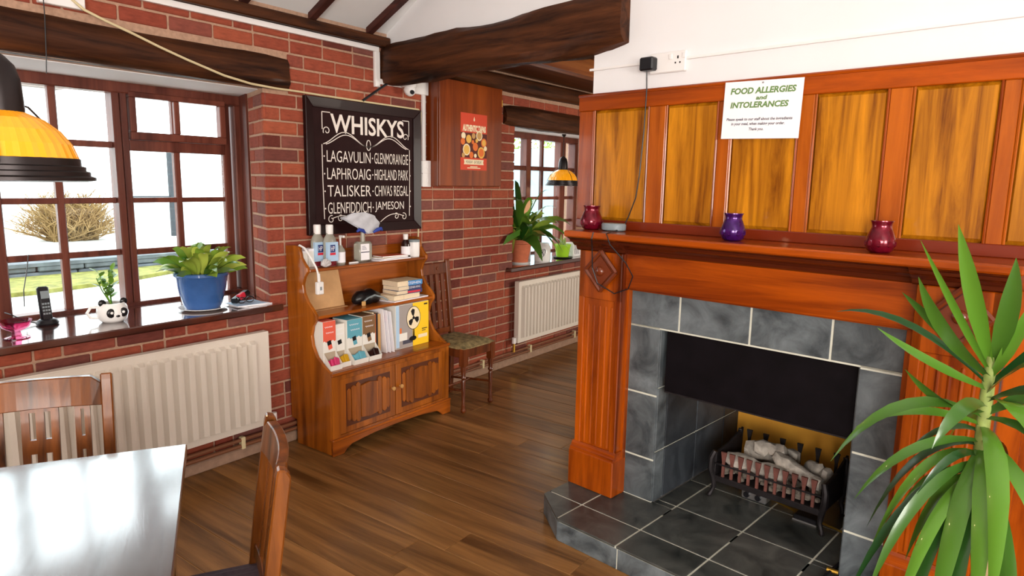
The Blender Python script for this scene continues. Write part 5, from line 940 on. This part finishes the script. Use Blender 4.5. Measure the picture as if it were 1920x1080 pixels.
for k in range(4):
    a = k*1.7+.4; top = cc_+Vector((.03*math.cos(a)-.02, .045*math.sin(a)-.015, .215+.03*(k % 2))); b = cc_+Vector((0, 0, .08)); mid = b.lerp(top, .5)+Vector((0, -.01, .01)); sp_ = pm.part('sprig', MB().tube([b, mid, top], [.004, .003, .002], 6), M['leaf_dark'])
    for j in range(7):
        q = b.lerp(top, .3+.7*j/6); dd = Vector((r_.uniform(-1, 1), r_.uniform(-1, 1), .5)).normalized(); pm.part('leaflet', leaf_strip(q, q+dd*.025+Vector((0, 0, .006)), q+dd*.05, .024, 4, .1, None, 'oval'), M['leaf_dark'], sp_)
ph = Thing('cordless_phone', 'black cordless phone standing in its cradle on the left sill', 'phone', (-.30, 1.192, SZ)); ph.part('cradle', MB().lathe([(0, 0), (.042, 0), (.046, .008), (.038, .022), (.03, .028), (0, .028)], (-.30, 1.192, SZ), 18, .9, 1.05), M['black'], smooth=True)
hs = ph.part('handset', MB().obox((-.305, 1.188, SZ+.10), (.026, .048, .165), Matrix.Rotation(R(-8), 3, 'Y')), M['black'], bevel=.008, smooth=True); ph.part('screen', MB().obox((-.290, 1.188, SZ+.145), (.004, .034, .036), Matrix.Rotation(R(-8), 3, 'Y')), M['grey_plastic'], hs)
for i in range(4):
    for j in range(3): ph.part('key', MB().obox((-.2845-.0022*i, 1.177+.011*j, SZ+.055+.0155*i), (.004, .008, .009), Matrix.Rotation(R(-8), 3, 'Y')), M['grey_plastic'], hs)
ph.part('lead', MB().tube([(-.33, 1.16, SZ+.006), (-.36, 1.12, SZ+.02), (-.40, 1.08, SZ+.05), (-.45, 1.07, SZ+.055)], .0025, 5), M['black'])
pk = Thing('pink_glass', 'pale pink glass dish at the left end of the sill', 'dish', (-.07, 1.0, SZ)); c_ = (-.085, 1.0, SZ); pk.part('bowl', MB().lathe([(.03, 0), (.045, .004), (.02, .012), (.016, .03), (.05, .05), (.062, .08), (.058, .08), (.046, .054), (0, .036)], c_, 20), glassmat('pink_glassy', (.9, .45, .62, 1), .05), smooth=True); pk.part('foot', MB().lathe([(0, 0), (.05, 0), (.05, .004), (0, .006)], c_, 20), glassmat('pink_foot', (.8, .25, .45, 1), .05))
for k, (mm, a, lb) in enumerate((('paper', 12, 'white magazine under the spectacles at the sill right end'), ('label_blue', -6, 'pale blue magazine on the white one at the sill right end'))):
    t = Thing('magazine', lb, 'magazine', (-.05, 2.10, SZ+.006*k)); rm = Matrix.Rotation(R(a), 3, 'Z'); t.part('pages', MB().obox((-.05-.015*k, 2.105-.02*k, SZ+.003+.006*k), (.15, .17, .0054), rm), M['paper']); t.part('cover', MB().obox((-.05-.015*k, 2.105-.02*k, SZ+.006+.006*k), (.151, .171, .0005), rm), M[mm])
gl = Thing('spectacles', 'dark folded spectacles with a red case on the sill magazines', 'glasses', (-.06, 2.08, SZ+.013)); zz = SZ+.013
for y in (2.05, 2.10): gl.part('lens_rim', MB().tube([(-.05+.004*math.cos(a*.628), y+.022*math.cos(a*.628), zz+.02+.016*math.sin(a*.628)) for a in range(11)], .0028, 5), M['black'])
gl.part('arm', MB().tube([(-.05, 2.03, zz+.028), (-.12, 2.06, zz+.03), (-.16, 2.08, zz+.01)], .0028, 5), M['black']); gl.part('arm', MB().tube([(-.05, 2.122, zz+.028), (-.11, 2.10, zz+.045), (-.15, 2.05, zz+.05)], .0028, 5), M['black'])
cs = Thing('glasses_case', 'slim red and black case leaning behind the spectacles', 'case', (-.12, 2.09, zz)); cs.part('case', MB().obox((-.12, 2.085, zz+.028), (.045, .13, .03), Matrix.Rotation(R(18), 3, 'X') @ Matrix.Rotation(R(20), 3, 'Z')), M['ink'], bevel=.008); cs.part('stripe', MB().obox((-.105, 2.08, zz+.034), (.03, .05, .031), Matrix.Rotation(R(18), 3, 'X') @ Matrix.Rotation(R(20), 3, 'Z')), M['redink'], bevel=.005)
ct = Thing('clear_carton', 'tall pale carton cut off at the far left of the sill', 'carton', (-.13, .885, SZ)); ct.part('body', MB().box(-.17, -.09, .85, .935, SZ, SZ+.17), M['cardwhite'], bevel=.003); ct.part('print', MB().box(-.0899, -.0893, .86, .925, SZ+.03, SZ+.14), M['leaf_dark'])

# ------------------------------------------------------------------ far window sill
pl = Thing('peace_lily', 'tall peace lily in a terracotta pot on the far sill', 'plant', (-.13, 4.80, SZ)); c_ = (-.13, 4.80, SZ)
pl.part('saucer', MB().lathe([(0, 0), (.09, 0), (.10, .012), (0, .008)], c_, 20), M['porcelain'], smooth=True); pl.part('pot', MB().lathe([(0, .008), (.075, .008), (.105, .17), (.118, .175), (.118, .21), (.105, .21), (.1, .19), (0, .19)], c_, 24), M['terracotta'], smooth=True); pl.part('soil', MB().lathe([(.1, .192), (0, .195)], c_, 16), M['soil'])
lim_ = lambda p: (max(p.x, -.44), p.y if p.x > .03 else max(p.y, 4.60+(.22 if p.x < -.2 else 0)), max(p.z, SZ+.02))
foliage(pl, (c_[0], c_[1], SZ+.19), 40, .30, .54, .085, M['leaf_dark'], 15, 1.0, .9, 1.0, 'oval', .05, lim_); foliage(pl, (c_[0]+.01, c_[1]+.05, SZ+.2), 16, .30, .48, .09, M['leaf'], 17, .8, .9, 1.1, 'oval', .05, lim_)
pl.part('flower_stalk', MB().tube([(c_[0], c_[1], SZ+.2), (c_[0]+.06, c_[1]-.05, SZ+.38), (c_[0]+.09, c_[1]-.07, SZ+.46)], .005, 6), M['stem']); pl.part('flower', leaf_strip((c_[0]+.09, c_[1]-.07, SZ+.44), (c_[0]+.12, c_[1]-.07, SZ+.52), (c_[0]+.13, c_[1]-.04, SZ+.56), .075, 6, .3, Vector((0, 1, 0)), 'oval'), plain('faded_spathe', (226, 172, 130), .7), smooth=True)
jr = Thing('glass_jar', 'white patterned jar between the far sill plants', 'jar', (-.06, 5.05, SZ)); c_ = (-.06, 5.06, SZ); jr.part('jar', MB().lathe([(0, 0), (.07, 0), (.074, .01), (.074, .13), (.06, .15), (.06, .165), (.055, .165), (.055, .15), (0, .02)], c_, 20), M['porcelain'], smooth=True)
em = MB(); r_ = random.Random(4); vdir = Vector((CAMX-c_[0], -c_[1], 0)).normalized(); sd_ = Vector((-vdir.y, vdir.x, 0))
ribbon(em, [(.035*math.cos(a*.5)*(1-a/40), .075+.045*math.sin(a*.7)*(1-a/50)) for a in range(34)], .004, Vector(c_)+vdir*.0755, sd_, Vector((0, 0, 1))); jr.part('pattern', em, M['grey_ink'])
fc = Thing('framed_card', 'small printed card standing behind the terracotta pot', 'card', (-.20, 5.0, SZ)); fc.part('card', MB().box(-.215, -.205, 4.93, 5.08, SZ, SZ+.2), M['paper']); fc.part('print', MB().box(-.2049, -.2043, 4.95, 5.06, SZ+.05, SZ+.12), M['magred'])
gpz = Thing('cactus_pot', 'small cactus in a lime green pot on the far sill', 'plant', (-.07, 5.42, SZ)); c_ = (-.07, 5.42, SZ); gpz.part('saucer', MB().lathe([(0, 0), (.09, 0), (.10, .012), (0, .01)], c_, 20), M['black'], smooth=True); gpz.part('pot', MB().lathe([(0, .012), (.058, .012), (.075, .11), (.08, .112), (.08, .13), (.07, .13), (0, .115)], c_, 20), M['lime'], smooth=True)
for dx, dy, h in ((0, -.03, .11), (.01, .02, .08), (-.02, .035, .06)): gpz.part('cactus_stem', MB().tube([(c_[0]+dx, c_[1]+dy, SZ+.115), (c_[0]+dx, c_[1]+dy, SZ+.115+h*.7), (c_[0]+dx, c_[1]+dy, SZ+.115+h)], [.013, .012, .004], 8), M['stem'], smooth=True)
bx_ = Thing('patterned_tin', 'white tin with dark pattern at the far sill right', 'tin', (-.06, 5.58, SZ)); bx_.part('tin', MB().box(-.11, -.02, 5.54, 5.68, SZ, SZ+.14), M['porcelain'], bevel=.006); em = MB()
for k in range(3): ribbon(em, [(.02+.03*k+.012*math.cos(a*.6), .07+.045*math.sin(a*.5)) for a in range(14)], .005, Vector((-.0195, 5.545, SZ)), UXY, UZ)
bx_.part('pattern', em, M['grey_ink'])
# ------------------------------------------------------------------ outside, seen through the windows
solid('road', MB().box(-40, -.66, -25, 45, -.3, -.12), M['asphalt'], 'pale road and yard outside the windows', 'ground', kind='structure')
solid('grass_verge', MB().prism([(-7.6, -3), (-9.15, -3), (-9.15, 8.4), (-8.78, 7.01), (-8.39, 5.97), (-7.78, 4.64), (-7.53, 3.5)], 'z', -.12, -.06), M['grass'], 'strip of mossy grass before the low grey wall', 'grass', kind='stuff')
lw = Thing('garden_wall', 'low grey stone wall across the road', 'wall', (-9.35, 0, -.12))
lw.part('coping', MB().box(-9.55, -9.17, -6, 14, .08, .14), M['stone'])
r_ = random.Random(5)
for cr in range(2):
    y = -6-.3*(cr % 2)
    while y < 12:
        ln = r_.uniform(.6, 1.1); lw.part('stone', MB().box(-9.5, -9.2+r_.uniform(-.02, .02), y, y+ln-.02, -.12+cr*.11, -.02+cr*.11), M['stone'], bevel=.02); y += ln
solid('raised_ground', MB().box(-30, -9.56, -6, 30, -.12, .08), M['asphalt'], 'pale raised path behind the low wall', 'ground', kind='structure')
bt = Thing('bare_bush', 'brown leafless bush behind the low wall', 'bush', (-13.8, 6.2, .08)); tw = MB(); r_ = random.Random(2)
for k in range(420):
    a = r_.uniform(0, 6.28); el = r_.uniform(.25, 1.45); L_ = r_.uniform(.7, 1.2); b = Vector((-13.8+r_.uniform(-.3, .3), 6.25+r_.uniform(-.45, .45), .08)); d = Vector((math.cos(a)*math.cos(el), math.sin(a)*math.cos(el), math.sin(el)))
    p1 = b+d*L_*.5; p2 = b+d*L_+Vector((r_.uniform(-.2, .2), r_.uniform(-.2, .2), r_.uniform(-.1, .1))); tw.tube([b, p1, p2], [.014, .011, .005], 3, False)
    for j in range(4):
        q = p1.lerp(p2, r_.uniform(0, .9)); tw.tube([q, q+Vector((r_.uniform(-.3, .3), r_.uniform(-.3, .3), r_.uniform(.05, .3)))], [.008, .004], 3, False)
bt.part('twigs', tw, M['bushm'], kind='stuff')
h = Thing('white_house', 'white rendered house across the road with a dark roof', 'house', (-24, 6, .08))
h.part('wall', MB().box(-26, -24, -8, 9.6, .08, 4.6), M['render']); h.part('roof', MB().prism([(-23.6, 4.5), (-26.5, 6.6), (-29, 4.5)], 'y', -8.4, 10), M['roofm'])
for yy in (1.2, 4.4, 7.2):
    wn = h.part('window', MB().box(-24.05, -23.95, yy, yy+1.1, 1.6, 2.9), M['render']); h.part('pane', MB().box(-23.96, -23.93, yy+.1, yy+1.0, 1.7, 2.8), M['clap'], parent=wn)
sp = Thing('sign_post', 'tall dark post standing before the white house', 'post', (-13.5, 8.5, .08)); sp.part('post', MB().box(-13.56, -13.44, 8.4, 8.5, .08, 2.2), M['timber']); sp.part('crossbar', MB().box(-13.53, -13.47, 7.2, 8.4, 1.02, 1.08), M['timber'])
# yard behind the far window: boarded outbuilding, brick shed, greenery
cb_ = Thing('boarded_outbuilding', 'pale blue weatherboarded outbuilding outside the far window', 'building', (-4.6, 12.3, -.12))
for i in range(14): cb_.part('board', MB().obox((-4.6, 14.4, .0+i*.17), (.03, 4.2, .18), Matrix.Rotation(R(5), 3, 'Y')), M['clap'])
cb_.part('wall', MB().box(-7, -4.63, 12.3, 16.5, -.12, 2.3), M['clap'])
wn = cb_.part('window', MB().box(-4.6, -4.53, 12.95, 14.0, 1.1, 2.2), M['render']); cb_.part('pane', MB().box(-4.54, -4.51, 13.1, 13.85, 1.25, 2.05), M['leaf_dark'], parent=wn)
bs = Thing('brick_shed', 'orange brick shed beyond the boarded outbuilding', 'shed', (-11, 17.5, -.12)); bs.part('wall', MB().box(-12.6, -9.3, 15.2, 20, -.12, 1.45), M['farbrick']); bs.part('roof', MB().prism([(-9.1, 1.42), (-11, 2.1), (-12.8, 1.42)], 'y', 15.0, 20.2), M['roofm'])
def bush(name, label, c, rx, rz, n, mat, seed):
    t = Thing(name, label, 'bush', (c[0], c[1], -.12)); r_ = random.Random(seed); mb = MB()
    for k in range(n):
        d = Vector((r_.gauss(0, 1), r_.gauss(0, 1), r_.gauss(0, 1))).normalized()*r_.uniform(.4, 1)**.5; p = Vector(c)+Vector((d.x*rx, d.y*rx, d.z*rz)); q = Vector((r_.gauss(0, 1), r_.gauss(0, 1), r_.gauss(0, 1))).normalized()
        s_ = q.orthogonal().normalized(); L_ = r_.uniform(.06, .14); mb.quad(p, p+q*L_*.5+s_*L_*.25, p+q*L_, p+q*L_*.5-s_*L_*.25)
    t.part('foliage', mb, mat, kind='stuff'); t.part('stem', MB().tube([(c[0], c[1], -.12), (c[0], c[1], c[2])], .05, 6), M['bark'])
bush('garden_shrub', 'light green shrub outside the far window under the sash', (-2.6, 10.3, .75), .5, .5, 700, M['leaf'], 4)
bush('garden_tree', 'yellow green leafy tree above the brick shed', (-8.6, 16.9, 2.5), .9, 1.0, 1500, M['leaf'], 6)
